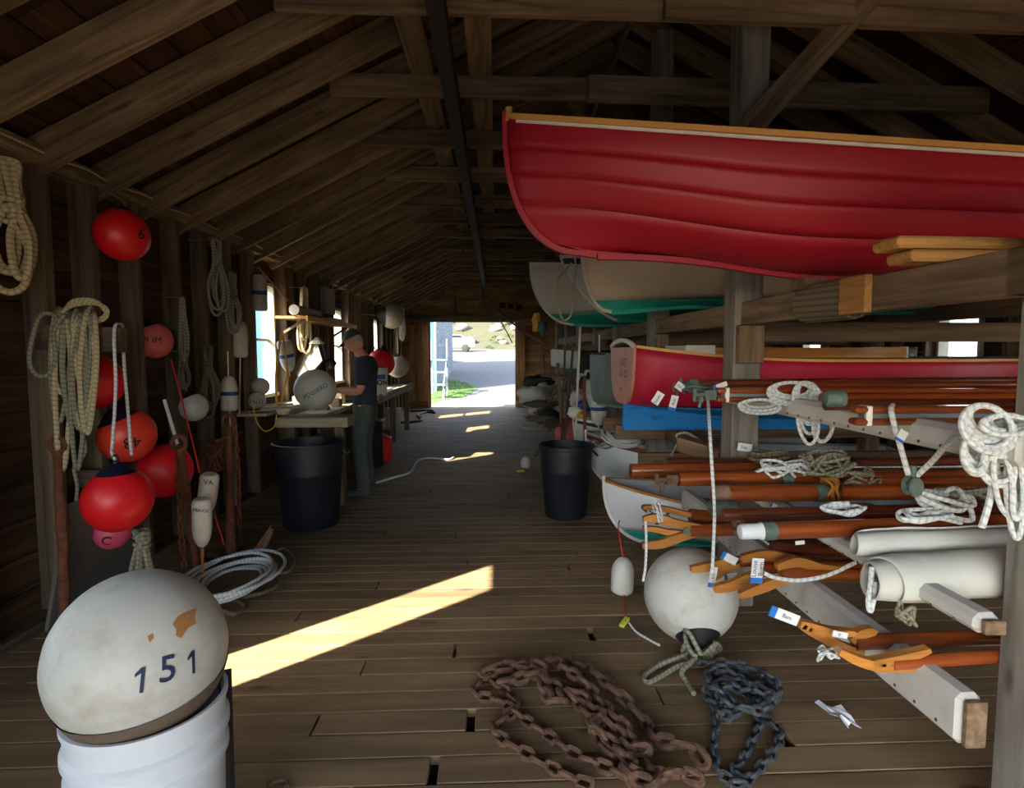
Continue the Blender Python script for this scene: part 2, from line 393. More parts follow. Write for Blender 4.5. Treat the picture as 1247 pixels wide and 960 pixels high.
def flat_text(name, text, c, right, up, size, mat, parent, bold=.0, lift=.002):
    vs, fs = glyphs(text, bold); right = Vector(right).normalized(); up = Vector(up); up = (up-right*up.dot(right)).normalized(); n = right.cross(up)
    mb = MB(); mb.add([Vector(c)+right*(v.x*size)+up*(v.y*size)+n*lift for v in vs], fs)
    return mb.build(name, mat, parent, smooth=False)
def ball_text(name, text, c, r, n, up, size, mat, parent, bold=.0, arc=0.0, stretch=1):
    for ch in parent.children:
        if ch.name.split('.')[0] == 'body': parent = ch; break
    vs, fs = glyphs(text, bold); n = Vector(n).normalized(); up = Vector(up); up = (up-n*up.dot(n)).normalized(); rt = up.cross(n)
    mb = MB(); out = []
    for v in vs:
        az = v.x*size*stretch/r; el = v.y*size/r + arc*az*az
        out.append(Vector(c) + (n*(math.cos(el)*math.cos(az)) + rt*(math.cos(el)*math.sin(az)) + up*math.sin(el))*(r*1.008+.0015))
    mb.add(out, fs); return mb.build(name, mat, parent, smooth=False)
# ================================================================ STRUCTURE
XL, XR, YB, YF = -2.62, 5.0, -2.2, 15.75          # inner wall planes, back (behind camera) and far end
XRG = (XL+XR)/2; ZP = 2.68; SLOPE = .52; ZR = ZP+SLOPE*(XRG-XL)
def rz(x): return ZR - SLOPE*abs(x-XRG)            # underside of roof boards at x
def struct(name, mb, mat, smooth=False, origin=None):
    o = mb.build(name, mat, None, smooth=smooth, origin=origin); o['kind'] = 'structure'; return o

# --- floor: sub-floor slab + boards laid across the building
mb = MB(); mb.box(((XL+XR)/2, (YB+YF)/2, -.10), (XR-XL+.3, YF-YB+.3, .12))
floor = struct('floor', mb, 'dark_inside')
BW = .142
forced = {}                                        # row -> list of (x, gap)
def frow(y): return int((y-1.10)/BW)
for px, py, gap in ((553, 800, .012), (718, 765, .035), (385, 880, .01), (573, 881, .035), (960, 905, .04), (527, 945, .03), (693, 693, .02), (640, 640, .01), (620, 605, .01)):
    p = PZ(px, py); forced.setdefault(frow(p.y), []).append((p.x, gap))
nrow = int((YF-1.10)/BW)+1
fr = random.Random(5)
for i in range(nrow):
    y = 1.10 + (i+.5)*BW
    cuts = list(forced.get(i, []))
    if not cuts or i > 26: cuts = cuts[:1] or [(fr.uniform(-1.6, 1.4), .004)]
    if fr.random() < (.75 if i < 40 else .35): cuts.append((fr.uniform(2.0, 4.0), .004))
    cuts.sort(); x0 = XL+.005
    for cx, g in cuts+[(XR-.005, 0)]:
        x1 = cx-g/2
        if x1-x0 > .08:
            o = beam('floor_board', (x0+.001, y, -.02+fr.uniform(-.0015, .0015)), (x1-.001, y, -.02+fr.uniform(-.0015, .0015)), BW-.006, .04, 'floor', floor, bev=.003)
        x0 = cx+g/2
mb = MB(); y = 1.10-BW/2
while y > YB: mb.box(((XL+XR)/2, y, -.02), (XR-XL-.02, BW-.006, .04)); y -= BW
tag(mb.build('floor_board', 'floor', floor, smooth=False), kind='stuff')

# --- walls: outer skin + inner boards + studs
def skin(name, rects, axis, pos, th, mat='shingle'):
    mb = MB()
    for a0, a1, z0, z1 in rects:
        if axis == 'x': mb.box((pos, (a0+a1)/2, (z0+z1)/2), (th, a1-a0, z1-z0))
        else: mb.box(((a0+a1)/2, pos, (z0+z1)/2), (a1-a0, th, z1-z0))
    return struct(name, mb, mat)
def rects_with_holes(a0, a1, z0, z1, holes):
    out = []; cur = a0
    for h0, h1, w0, w1 in sorted(holes):
        if h0 > cur: out.append((cur, h0, z0, z1))
        if w0 > z0: out.append((h0, h1, z0, w0))
        if w1 < z1: out.append((h0, h1, w1, z1))
        cur = h1
    if cur < a1: out.append((cur, a1, z0, z1))
    return out
WL = [(1.24, 1.84, .98, 2.33), (6.18, 6.92, 1.02, 2.32), (9.05, 9.85, 1.02, 2.24), (12.0, 12.75, 1.02, 2.24), (14.3, 14.75, 1.2, 2.2)]
WR = [(.6, 1.3, .9, 2.1), (3.0, 3.7, .9, 1.9), (5.72, 6.32, .9, 2.0), (8.5, 9.18, .9, 1.95), (11.6, 12.3, .9, 1.95)]
def side_wall(name, xin, sgn, wins, nboard, wseed):
    rr = random.Random(wseed)
    w = skin(name, rects_with_holes(YB-.1, YF+.1, -.1, ZP+.05, wins), 'x', xin+sgn*.055, .05)
    bh = 2.62/nboard
    for k in range(nboard):
        z0, z1 = k*bh, (k+1)*bh; zc = (z0+z1)/2
        segs = []; cur = YB
        for h in sorted(wins):
            if h[2] < zc < h[3]: segs.append((cur, h[0])); cur = h[1]
        segs.append((cur, YF))
        for a, b in segs:
            n = max(1, round((b-a)/rr.uniform(3.6, 5.4))); cs = [a]+[a+(b-a)*(j+rr.uniform(-.2, .2))/n for j in range(1, n)]+[b]
            for j in range(n):
                x = xin+sgn*.013+rr.uniform(-.004, .004)
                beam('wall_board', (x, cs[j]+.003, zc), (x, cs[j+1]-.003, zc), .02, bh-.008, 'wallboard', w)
    return w
wall_left = side_wall('wall_left', XL, -1, WL, 13, 21)
wall_right = side_wall('wall_right', XR, 1, WR, 12, 22)
def inwin(y, wins, pad=.0): return any(h[0]-pad < y < h[1]+pad for h in wins)
SX = XL+.065
ys = [-1.9, -1.4, -.9, -.4, .1, .6, 1.1, 1.95, 2.4, 2.87, 3.36, 3.74, 4.18, 4.70, 5.14, 5.58, 6.10, 7.0, 7.3, 7.75, 8.25, 8.7, 9.0, 9.92, 10.35, 10.8, 11.3, 11.9, 12.85, 13.3, 13.8, 14.25, 14.82, 15.3]
for y in ys: beam('stud', (SX, y, .05), (SX, y, 2.56), .13, .055 if y not in (3.36, 3.74) else .075, 'stud', wall_left, up=(0, 1, 0))
beam('top_plate', (SX+.01, YB, 2.61), (SX+.01, YF, 2.61), .15, .10, 'rafter', wall_left)
beam('sole_plate', (SX, YB, .03), (SX, YF, .03), .13, .055, 'stud', wall_left)
y = YB+.25
while y < YF:
    if not inwin(y, WR, .03): beam('stud', (XR-.065, y, .05), (XR-.065, y, 2.56), .13, .055, 'stud', wall_right, up=(0, 1, 0))
    y += .52
beam('top_plate', (XR-.07, YB, 2.61), (XR-.07, YF, 2.61), .15, .10, 'rafter', wall_right)
beam('horizontal_brace', (XR-.09, 4.0, 1.25), (XR-.09, YF, 1.25), .04, .14, 'stud', wall_right)
# windows
def window(i, xin, sgn, h, mull=True, sashed=True):
    a0, a1, z0, z1 = h; x = xin+sgn*.03
    mb = MB()
    for c, d in (((x, a0+.02, (z0+z1)/2), (.12, .04, z1-z0)), ((x, a1-.02, (z0+z1)/2), (.12, .04, z1-z0)), ((x, (a0+a1)/2, z1-.02), (.12, a1-a0, .04)), ((x, (a0+a1)/2, z0+.02), (.16, a1-a0, .04))): mb.box(c, d)
    w = struct('window_%d' % i, mb, 'glass_frame')
    if not sashed: return
    sash = MB()
    zz = (z0+z1)/2
    sash.box((x+sgn*.02, (a0+a1)/2, zz), (.03, a1-a0-.08, .03))
    sash.build('sash_bar', 'glass_frame', w, smooth=False)
    for q0, q1 in ((z0+.04, zz-.015), (zz+.015, z1-.04)):
        p = MB(); p.box((x+sgn*.02, (a0+a1)/2, (q0+q1)/2), (.004, a1-a0-.08, q1-q0)); p.build('pane', 'glass', w, smooth=False)
k = 1
for h in WL: window(k, XL, -1, h, True, k > 1); k += 1
for h in WR: window(k, XR, 1, h, False); k += 1

# --- far wall with doorway
DX0, DX1, DZ = -1.79, .545, 2.33
w = skin('wall_far', [(XL, DX0, 0, 2.7), (DX1, XR, 0, 2.7), (DX0, DX1, DZ, 2.7)], 'y', YF+.10, .05)
mbg = MB(); mbg.add([(XL, YF+.08, 2.7), (XR, YF+.08, 2.7), (XRG, YF+.08, ZR+.05), (XL, YF+.13, 2.7), (XR, YF+.13, 2.7), (XRG, YF+.13, ZR+.05)], [(0, 1, 2), (5, 4, 3), (0, 3, 4, 1), (1, 4, 5, 2), (2, 5, 3, 0)])
mbg.build('gable_skin', 'shingle', w, smooth=False)
bh = .172; z = 0.0; rr = random.Random(31)
while z < ZR-.15:
    zc = z+bh/2; half = (ZR-(z+bh)-.05)/SLOPE; a, b = max(XL, XRG-half), min(XR, XRG+half)
    segs = [(a, DX0), (DX1, b)] if zc < DZ else [(a, rr.uniform(-.5, 1)), (None, b)]
    if segs[1][0] is None: segs[1] = (segs[0][1], b)
    for s0, s1 in segs:
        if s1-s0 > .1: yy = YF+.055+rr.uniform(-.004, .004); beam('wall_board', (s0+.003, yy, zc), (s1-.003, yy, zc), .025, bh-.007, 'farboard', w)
    z += bh
for x in (-2.3, -1.1, -.35, .55, 1.25, 1.9, 2.6, 3.3, 4.0):
    zt = rz(x)-.05; beam('stud', (x, YF-.0, DZ+.1 if DX0 < x < DX1+.02 else 0), (x, YF-.0, zt), .05, .09, 'rafter', w, up=(0, 1, 0))
beam('door_header', (DX0-.9, YF-.03, DZ+.09), (DX1+1.1, YF-.03, DZ+.09), .05, .16, 'rafter', w)
beam('door_jamb', (DX0-.03, YF-.02, 0), (DX0-.03, YF-.02, DZ), .10, .07, 'farboard', w, up=(0, 1, 0))
beam('door_jamb', (DX1+.03, YF-.02, 0), (DX1+.03, YF-.02, DZ), .10, .07, 'farboard', w, up=(0, 1, 0))
beam('sill_plank', (DX0, YF+.06, -.02), (DX1, YF+.06, -.02), .12, .05, 'floor', w)
# sliding door leaves parked each side
def door_leaf(i, x0, x1, y, gap=None):
    mb = MB()
    for zz in (.12, DZ-.02): mb.box(((x0+x1)/2, y-.035, zz), (x1-x0, .035, .15))
    d = struct('door_%d' % i, mb, 'farboard')
    n = max(2, round((x1-x0)/.19)); q = (x1-x0)/n
    for j in range(n):
        if gap == j: continue
        beam('door_board', (x0+(j+.5)*q, y, .03), (x0+(j+.5)*q, y, DZ+.06), .03, q-.005, 'farboard', d, up=(1, 0, 0))
    return d
door_leaf(1, -2.52, DX0-.03, YF-.14)
door_leaf(2, DX1+.02, 1.02, YF-.12, gap=1)

# --- wall behind the camera with a wide doorway (daylight comes in through it)
w = skin('wall_back', [(XL, -2.1, 0, 2.7), (2.5, XR, 0, 2.7), (-2.1, 2.5, 2.3, 2.7)], 'y', YB-.08, .06, 'wallboard')
mbg = MB(); mbg.add([(XL, YB-.05, 2.7), (XR, YB-.05, 2.7), (XRG, YB-.05, ZR+.05), (XL, YB-.11, 2.7), (XR, YB-.11, 2.7), (XRG, YB-.11, ZR+.05)], [(2, 1, 0), (3, 4, 5), (1, 4, 3, 0), (2, 5, 4, 1), (0, 3, 5, 2)])
mbg.build('gable_skin', 'wallboard', w, smooth=False)

# --- roof
mb = MB(); oh = .35; th = .06
for s in (-1, 1):
    xe = XRG+s*(XRG-XL+oh); ze = ZR-SLOPE*(XRG-XL+oh)
    a = Vector((XRG, YB-.3, ZR+.04)); b = Vector((xe, YB-.3, ze+.04)); L = Vector((0, YF-YB+.6, 0)); n = Vector((0, 0, th))
    vs = [a, b, b+L, a+L, a+n, b+n, b+L+n, a+L+n]
    mb.add(vs, [(0, 1, 2, 3), (7, 6, 5, 4), (0, 4, 5, 1), (1, 5, 6, 2), (2, 6, 7, 3), (3, 7, 4, 0)])
ceiling = struct('ceiling', mb, 'shingle')
rr = random.Random(41); ang = math.atan(SLOPE); sl = (XRG-XL)/math.cos(ang); n = 21; q = sl/n
for s in (-1, 1):
    for k in range(n):
        dx = (k+.5)*q*math.cos(ang); x = XRG+s*dx; zc = ZR-SLOPE*dx+.015; cur = YB-.1
        up = Vector((s*math.sin(ang), 0, math.cos(ang)))
        while cur < YF+.1:
            e = min(YF+.1, cur+rr.uniform(3.4, 6.0))
            if YF+.1-e < 1: e = YF+.1
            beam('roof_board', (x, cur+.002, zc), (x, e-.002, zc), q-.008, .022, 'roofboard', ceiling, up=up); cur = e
            if e >= YF+.1: break
ry = [3.36+.494*(k-10) for k in range(0, 36)]
ry = [y for y in ry if YB+.1 < y < YF-.1]
RH = .19
for y in ry:
    for s in (-1, 1):
        x0 = XRG+s*(XRG-XL-.0); off = (RH/2+.012)/math.cos(ang)
        beam('rafter', (x0, y, ZP-off+.0), (XRG+s*.03, y, ZR-SLOPE*.03-off), .05, RH, 'rafter', ceiling)
beam('ridge_board', (XRG, YB, ZR-.14), (XRG, YF, ZR-.14), .04, .22, 'rafter', ceiling)
# tie beams on every second rafter, spliced in two pieces
tz = 3.37; rt = random.Random(3)
ty = [y for i, y in enumerate(ry) if abs(((y-3.36)/.494) % 2) < .1 or abs(((y-3.36)/.494) % 2-2) < .1]
TYS = [3.16+1.0*k for k in range(-4, 13)]
for y in TYS:
    if not YB+.2 < y < YF-.2: continue
    xa = XRG-(ZR-tz-.02)/SLOPE+.12; xb = 2*XRG-xa; xs = .72+rt.uniform(-.1, .25); j = rt.uniform(-.012, .012)
    beam('tie_beam', (xa, y, tz+j), (xs, y, tz+j), .05, .145, 'beam', ceiling)
    beam('tie_beam', (xs-.03, y-.052, tz-.015), (xb, y-.052, tz-.045), .05, .175, 'beam', ceiling)
    if rt.random() < .5: beam('gusset', (XL+.42, y+.05, ZP+.02), (XL+.85, y+.05, ZP+.22), .03, .2, 'rafter', ceiling)
# longitudinal planks lying on the ties
for x in (-.50, -.10): beam('catwalk_plank', (x, 2.0, tz+.095), (x, 15.2, tz+.095), .16, .035, 'rafter', ceiling)

# --- hoist rail under the ties with its clips
t = thing('hoist_rail', 'long dark steel hoist rail fixed under the tie beams', 'rail', (-.285, 8, 3.2))
mb = MB(); mb.box((-.285, 8.6, 3.285), (.085, 14, .012)); mb.box((-.285, 8.6, 3.225), (.012, 14, .11)); mb.box((-.285, 8.6, 3.17), (.085, 14, .014)); mb.build('rail_section', 'black_steel', t, smooth=False)
for y in TYS:
    if 2 < y < 15:
        mb = MB()
        for s in (-1, 1): mb.tube([(-.285+s*.06, y+.035, 3.27), (-.285+s*.06, y+.035, 3.47)], .006, 6); mb.box((-.285+s*.05, y+.035, 3.285), (.05, .03, .016))
        mb.build('rail_clip', 'black_steel', t, smooth=False)

# --- posts, racks
rack = thing('boat_rack', 'grey timber boat rack of square posts and long rails beside the aisle', 'rack', (1.47, 3.4, 0))
PYS = [1.60, 3.39, 5.2, 6.77, 8.2, 9.9, 11.6, 13.3]
for y in PYS:
    x = 1.47 if y > 2 else 1.66
    p = beam('post', (x, y, 0), (x, y, (2.15 if y < 2 else rz(x)-.2) if y < 2 or True else 0), .165, .165, 'post', rack, up=(0, 1, 0), bev=.008)
for a, b in zip(PYS[:-1], PYS[1:]):
    x = 1.47; beam('rail', (x, a+.085 if a > 2 else a-.1, 1.76), (x, b-.085, 1.76), .09, .13, 'rail', rack)
    if a > 3: beam('rail_block', (x+.0, b-.11, 1.66), (x+.0, b-.11, 1.44), .09, .05, 'rail', rack, up=(0, 1, 0)); beam('rail', (x, a+.085, .86), (x, b-.085, .86), .09, .12, 'rail', rack)
beam('rail_block', (1.47, 3.283, 1.69), (1.47, 3.283, 1.47), .15, .05, 'rail', rack, up=(0, 1, 0))
beam('rail_end', (1.47, -.3, 1.76), (1.47, 1.57, 1.76), .09, .13, 'rail', rack)
PYR = [1.0, 3.0, 5.0, 7.0, 9.0, 11.0, 13.0]
for y in PYR: beam('post', (3.35, y, 0), (3.35, y, rz(3.35)-.25), .13, .13, 'beam', rack, up=(0, 1, 0))
for a, b in zip(PYR[:-1], PYR[1:]):
    for z in (1.83, .86): beam('rail', (3.35, a+.07, z), (3.35, b-.07, z), .09, .12, 'rail', rack)
beam('rail', (3.28, -.3, 1.83), (3.28, .9, 1.83), .09, .12, 'rail', rack)
for y in (3.52, 5.33, 6.9, 8.33): beam('cross_arm', (1.56, y, 1.66), (3.3, y, 1.66), .05, .12, 'rail', rack)
for y in (4.78, 5.33, 8.33): beam('cross_arm', (1.0, y, .86), (3.3, y, .86), .05, .12, 'rail', rack)
beam('cross_arm', (1.0, 3.96, .78), (3.3, 3.96, .78), .05, .10, 'rail', rack)
# braces
beam('brace', (1.36, 3.24, 2.72), (2.25, 3.02, 3.72), .05, .13, 'rafter', rack)
for y in PYS[2:7]:
    beam('brace', (1.38, y, 2.8), (.55, y, 3.9), .05, .08, 'beam', rack); beam('brace', (1.56, y, 2.8), (2.5, y, 3.9), .05, .08, 'beam', rack)
# canvas-padded low rails along the aisle side
CR = []
for z, x, y0, y1, lab in ((1.285, 1.36, 1.38, 3.30, 'white canvas-padded upper spar rail with a row of tacks'), (.775, 1.38, 1.50, 3.9, 'white padded middle rail under the rolled sails'), (.48, 1.36, 1.52, 4.0, 'long white canvas-padded lowest rail with rusty tacks')):
    h = {1.285: .085, .775: .06, .48: .155}[z]
    o = beam('padded_rail', (x, y0, z), (x, y1, z), .075, h, 'canvas_rail', rack, bev=.018, label=lab)
    beam('rail_core', (x, y0-.025, z), (x, y0+.0, z), .06, h-.02, 'rail', rack, label='bare brown timber end of padded rail')
    mb = MB(); y = y0+.08
    while y < y1: mb.lathe([(.0001, .002), (.006, .001), (.006, 0)], 6, Matrix.Translation((x-.039, y, z-h*.30)) @ Matrix.Rotation(RAD(-90), 4, 'Y')); y += .09
    tk = mb.build('tack', 'rust', rack, smooth=False); tk['kind'] = 'stuff'; CR.append(o)
# lashing on the upper rail, lumber pair
ya_, yb_, yc_ = PX(966, 357, 1.40).y, PX(1021, 357, 1.40).y, PX(1055, 357, 1.40).y
mb = MB(); pts = []
for i in range(0, 26*12): a = i/12*2*math.pi; pts.append((1.47+.066*math.cos(a), ya_+(yb_-ya_)*i/311, 1.762+.082*math.sin(a)))
lash = mb.tube(pts, .011, 6).build('rope_lashing', 'rope_dark', None); tag(lash, 'dark weathered rope wound round the upper rack rail', 'rope')
beam('rail_patch', (1.41, yb_-.01, 1.76), (1.41, yc_, 1.76), .03, .145, 'lumber', rack, label='short brown patch block')
for i, (dz, x0, lab) in enumerate(((0, 1.32, 'lower short yellow plank lying across rail in front of red boat'), (.042, 1.27, 'upper long yellow plank lying across rail in front of red boat'))):
    o = beam('lumber_plank', (x0, 1.86, 1.846+dz), (3.6, 1.86+(.09 if i else .05), 1.846+dz), .13, .038, 'lumber', None, bev=.01); tag(o, lab, 'plank', 'planks laid across the rack')
# wire along the left plate
mb = MB(); pts = []; rr = random.Random(9)
y = 3.0
while y < 15: pts.append((SX+.094, y, 2.625+rr.uniform(-.01, .012))); y += .22
tag(mb.tube(catmull(pts, 3), .007, 6).build('cable', 'rope_beige', None), 'thin tan cable strung along the top plate of the left wall', 'cable')
# ================================================================ BOATS
class Hull:
    def __init__(s, L, B, D, a=.35, bow=.1, stern=.05, rise=.06, fine=.75, tw=.8, rake=0, full=1.9, p=2.3, fwd=0, low=0):
        s.__dict__.update(L=L, B=B, D=D, a=a, bow=bow, stern=stern, rise=rise, fine=fine, tw=tw, rake=rake, full=full, p=p, fwd=fwd, low=low)
    def sh(s, x):
        t = x/s.L; return s.D + s.bow*max(0, 1-t/.6)**2 + s.stern*max(0, (t-.6)/.4)**2
    def b(s, x):
        t = x/s.L
        if t < .55: return max(.003, s.B*(1-(1-t/.55)**2)**s.fine)
        return s.B*(1-(1-s.tw)*((t-.55)/.45)**2)
    def P(s, x, u, side, off=0):
        """x = station 0..L along the strake (bow to stern), u = keel 0 .. sheer 1"""
        t = x/s.L; h0 = s.sh(0); f0 = s.low; zs = f0+(h0-f0)*u**1.08
        xs = s.a*(1-max(0, 1-((h0-zs)/(h0-f0))**s.p)**(1/s.p))
        X = xs+t*(s.L-xs); m = min(1, t/.38); m = m*m*(3-2*m)
        kr = s.rise*max(0, (t-.55)/.45)**2 + s.fwd*max(0, 1-t/.5)**2
        zm = kr+(s.sh(x)-kr)*max(u, 0)**s.full
        zs = f0+(s.sh(x)-f0)*u**1.08
        z = zs*(1-m)+zm*m
        y = (s.b(x)+off)*math.sin(min(1, u)*math.pi/2)**(1.0-.38*m) if u > 0 else 0
        return Vector((X, side*y, z-off*.5*(1-u)))
    def usplit(s, x, zw):
        lo, hi = 0.0, 1.0
        if s.P(x, 0, 1).z >= zw: return 0.0
        for _ in range(18):
            q = (lo+hi)/2
            if s.P(x, q, 1).z < zw: lo = q
            else: hi = q
        return lo
    def xs(s, n=30):
        return [s.L*(i/n)**1.6 for i in range(n+1)]
def hull_boat(name, label, cat, H, mats, group=None, strakes=0, zw=None, gun='yellow_trim', gunw=.03, gunh=.03, stem='white_trim', seats='lumber', stripe=None, transom=None, skeg=None, n=30, plank_names=True, deck=None):
    t = thing(name, label, cat, (0, 0, 0), group); xs = H.xs(n)
    top, bot = mats
    def shell(nm, u0f, u1f, mat, nu=8, off=0, sides=(-1, 1)):
        for sd in sides:
            rows = [[H.P(x, u0f(x)+(u1f(x)-u0f(x))*j/nu, sd, off*(1-j/nu)) for j in range(nu+1)] for x in xs]
            o = MB().grid(rows, flip=(sd < 0)).build(nm, mat, t, angle=60)
            so = o.modifiers.new('thickness', 'SOLIDIFY'); so.thickness = .010; so.offset = -1
    if strakes:
        us = [0, .40, .62, .80, 1.0] if strakes == 4 else [i/strakes for i in range(strakes+1)]
        for i in range(len(us)-1): shell('plank', lambda x, a=us[i]: a, lambda x, a=us[i+1]: min(1, a+.012), bot if i < 1 else top, 4, .006 if i else 0)
    else:
        def uw(x): return 0.0 if zw is None else H.usplit(x, zw)
        shell('topside', uw, lambda x: 1, top)
        if zw is not None: shell('bottom', lambda x: 0, uw, bot, 5)
    # gunwale, stripe, stem, keel
    g = MB()
    for sd in (-1, 1): g.strip([H.P(x, 1, sd)+Vector((0, sd*.008, .004)) for x in xs[1:]], gunw, gunh)
    g.build('gunwale', gun, t, smooth=False)
    if stripe:
        for sd in (-1, 1):
            rows = [[H.P(x, u, sd, .004) for u in (.90, .93, .96, .985)] for x in xs]; MB().grid(rows, flip=(sd < 0)).build('sheer_stripe', stripe, t)
    st = [H.P(0, 1, 1)+Vector((0, 0, .03))] + [H.P(0, 1-(i/18)**.7 if i < 18 else 0, 1) for i in range(0, 19)]
    mb = MB(); mb.strip([p+Vector((-.006, 0, -.003)) for p in st], .024, .028, up=(0, 1, 0)); mb.build('stem', stem, t, smooth=False)
    kp = [H.P(x, 0, 1)-Vector((0, 0, .010)) for x in xs]
    mb = MB(); mb.strip(kp, .035, .026); mb.build('keel', bot, t, smooth=False)
    # transom
    x = H.L; ring = [H.P(x, j/10, 1) for j in range(11)]; ring2 = [H.P(x, j/10, -1) for j in range(10, 0, -1)]
    pts = ring+ring2; c = sum(pts, Vector())/len(pts); dx = Vector((.02, 0, 0)); N = len(pts)
    mb = MB(); mb.add([c]+pts+[c+dx]+[p+dx for p in pts], [(0, 1+(i+1) % N, 1+i) for i in range(N)] + [(N+1, N+2+i, N+2+(i+1) % N) for i in range(N)] + [(1+i, 1+(i+1) % N, N+2+(i+1) % N, N+2+i) for i in range(N)])
    mb.build('transom', transom or top, t, smooth=False)
    if seats:
        for q in (.3, .55, .8):
            x = H.L*q; b = H.b(x)*.93; mb = MB(); mb.box((x, 0, H.sh(x)-.12), (.2, 2*b*.97, .022)); mb.build('thwart', seats, t, smooth=False)
    if skeg:
        x0 = H.L*.45; mb = MB(); rows = []
        for sd in (-1, 1): pass
        xa = [H.P(x0+(H.L-x0)*i/10, 0, 1) for i in range(11)]
        vs = [Vector((q.x, y, z)) for y in (-.02, .02) for q in xa for z in (q.z+.01, -skeg)]
        fs = []
        for s_ in (0, 22):
            for i in range(10):
                q = (s_+2*i, s_+2*i+1, s_+2*i+3, s_+2*i+2); fs.append(q if s_ else q[::-1])
        for i in range(10): fs.append((2*i+1, 22+2*i+1, 22+2*i+3, 2*i+3))
        fs += [(0, 1, 23, 22), (20, 42, 43, 21)]
        mb.add(vs, fs).build('skeg', bot, t, smooth=False)
    if deck:
        rows = [[H.P(x, 1, -1)*(1) + (H.P(x, 1, 1)-H.P(x, 1, -1))*j/8 + Vector((0, 0, .03*(1-(j/4-1)**2))) for j in range(9)] for x in xs]
        MB().grid(rows, flip=True).build('deck', deck, t)
    return t
def place(t, loc, rz_=0, tilt=(0, 0)): t.location = loc; t.rotation_euler = (tilt[0], tilt[1], rz_); return t

# top shelf: red clinker dinghy, bow over the aisle
H = Hull(3.3, .50, .43, a=.42, bow=.31, stern=.02, rise=.02, fine=.66, full=1.5, p=2.5, fwd=.10, low=.10)
class SheerHull(Hull):
    def sh(s, x):                              # low straight sheer that lifts towards the stem
        Y = 2.68-s.b(x); X = .05+x; px = CX0+FPX*math.tan(math.atan2(X, Y)-YAW); return max(.36, PY(px, 143+(px-612)*.068, Y).z-1.885) if x < 2.1 else s.sh(2.09)
H.__class__ = SheerHull
b1 = hull_boat('rowing_boat', 'glossy red clinker rowing boat with ochre gunwale high on the rack', 'boat', H, ('red_hull', 'red_hull'), strakes=4, gun='yellow_trim', gunw=.028, gunh=.022, stem='red_hull')
pb = PY(612, 149, 2.42)
wt = MB(); 
for sd in (-1, 1): wt.strip([H.P(x, .985, sd)+Vector((0, sd*.010, -.006)) for x in H.xs()[2:]], .008, .012)
wt.build('rubbing_line', 'white_trim', b1, smooth=False)
mb = MB(); mb.tube([(.012, 0, H.sh(0)-.02), (.012, 0, H.sh(0)+.045)], [.022, .016], 10); mb.build('stem_head', 'yellow_trim', b1)
place(b1, (.05, 2.68, 1.885), RAD(0))
mb = MB(); mb.box((1.47, 2.68, 1.855), (.10, .12, .05)); tag(mb.build('chock', 'rail', None, smooth=False), 'small timber chock under the red boat keel', 'chock')
# cream boat behind it
H = Hull(3.4, .58, .52, a=.24, bow=.12, rise=.05, full=1.8, fwd=.24, low=.0)
b2 = hull_boat('rowing_boat', 'cream rowing boat with teal bottom shelved just behind the red one', 'boat', H, ('cream_hull', 'teal_bottom'), zw=.085, gun='white_trim', stem='cream_hull')
place(b2, (.66, 4.45, 1.845), RAD(0))
H = Hull(3.2, .55, .48, a=.55, bow=.12, rise=.05, full=1.7, p=1.35)
b3 = hull_boat('rowing_boat', 'white rowing boat with navy sheer stripe and raked teal-footed bow', 'boat', H, ('blue_white_hull', 'teal_bottom'), zw=.17, gun='white_trim', stem='white_hull', stripe='navy')
place(b3, (.64, 5.62, 1.845), RAD(0))
H = Hull(3.4, .58, .56, a=.5, bow=.12, rise=.05, full=1.8, p=2.0)
b4 = hull_boat('rowing_boat', 'plain off-white rowing boat with teal waterline furthest along the top shelf', 'boat', H, ('white_hull', 'teal_bottom'), zw=.12, gun='white_trim', stem='white_hull')
place(b4, (.40, 6.62, 1.845), RAD(0))
# rope loop over bow of b3/b4
q = 5.2
pts = [PY(x, y, q) for x, y in ((696, 320), (688, 330), (680, 340), (679, 365), (684, 388), (691, 389), (697, 378), (699, 350), (701, 322), (699, 312))]
tag(MB().tube(catmull(pts, 5), .009, 6).build('mooring_rope', 'rope_beige', None), 'grey rope loop hanging over the bow with the navy stripe', 'rope')

# middle shelf: crimson boat stern-on to the aisle
H = Hull(3.5, .47, .46, a=.5, bow=.0, stern=.10, rise=.12, full=2.0, tw=.86)
b5 = hull_boat('dinghy', 'crimson dinghy with salmon varnished transom and bright blue bottom', 'boat', H, ('pink_hull', 'blue_bottom'), zw=.11, gun='yellow_trim', gunw=.03, gunh=.02, transom='plywood', skeg=.09, seats=None, deck='grey_deck')
for sd in (-1, 1): cb = MB(); cb.box((2.15, sd*.24, .520), (1.5, .02, .075)); cb.build('coaming', 'varnish_light', b5, smooth=False)
for c_, d_ in (((3.08, 0, .535), (.02, .44, .075)), ((2.98, .252, .535), (.22, .012, .08)), ((2.98, -.252, .535), (.22, .012, .08)), ((1.395, 0, .52), (.02, .5, .09))): cb = MB(); cb.box(c_, d_); cb.build('coaming_end', 'white_trim', b5, smooth=False)
x = H.L+.024
flat_text('lettering', 'JUNET\nUSA BD', (x, .10, .40), (0, 1, 0), (0, 0, 1), .085, 'maroon', b5, bold=.01)
mb = MB(); mb.lathe([(.0, .004), (.012, .004), (.014, 0)], 10, Matrix.Translation((x, .04, .24)) @ Matrix.Rotation(RAD(90), 4, 'Y')); mb.build('drain_plug', 'bronze', b5)
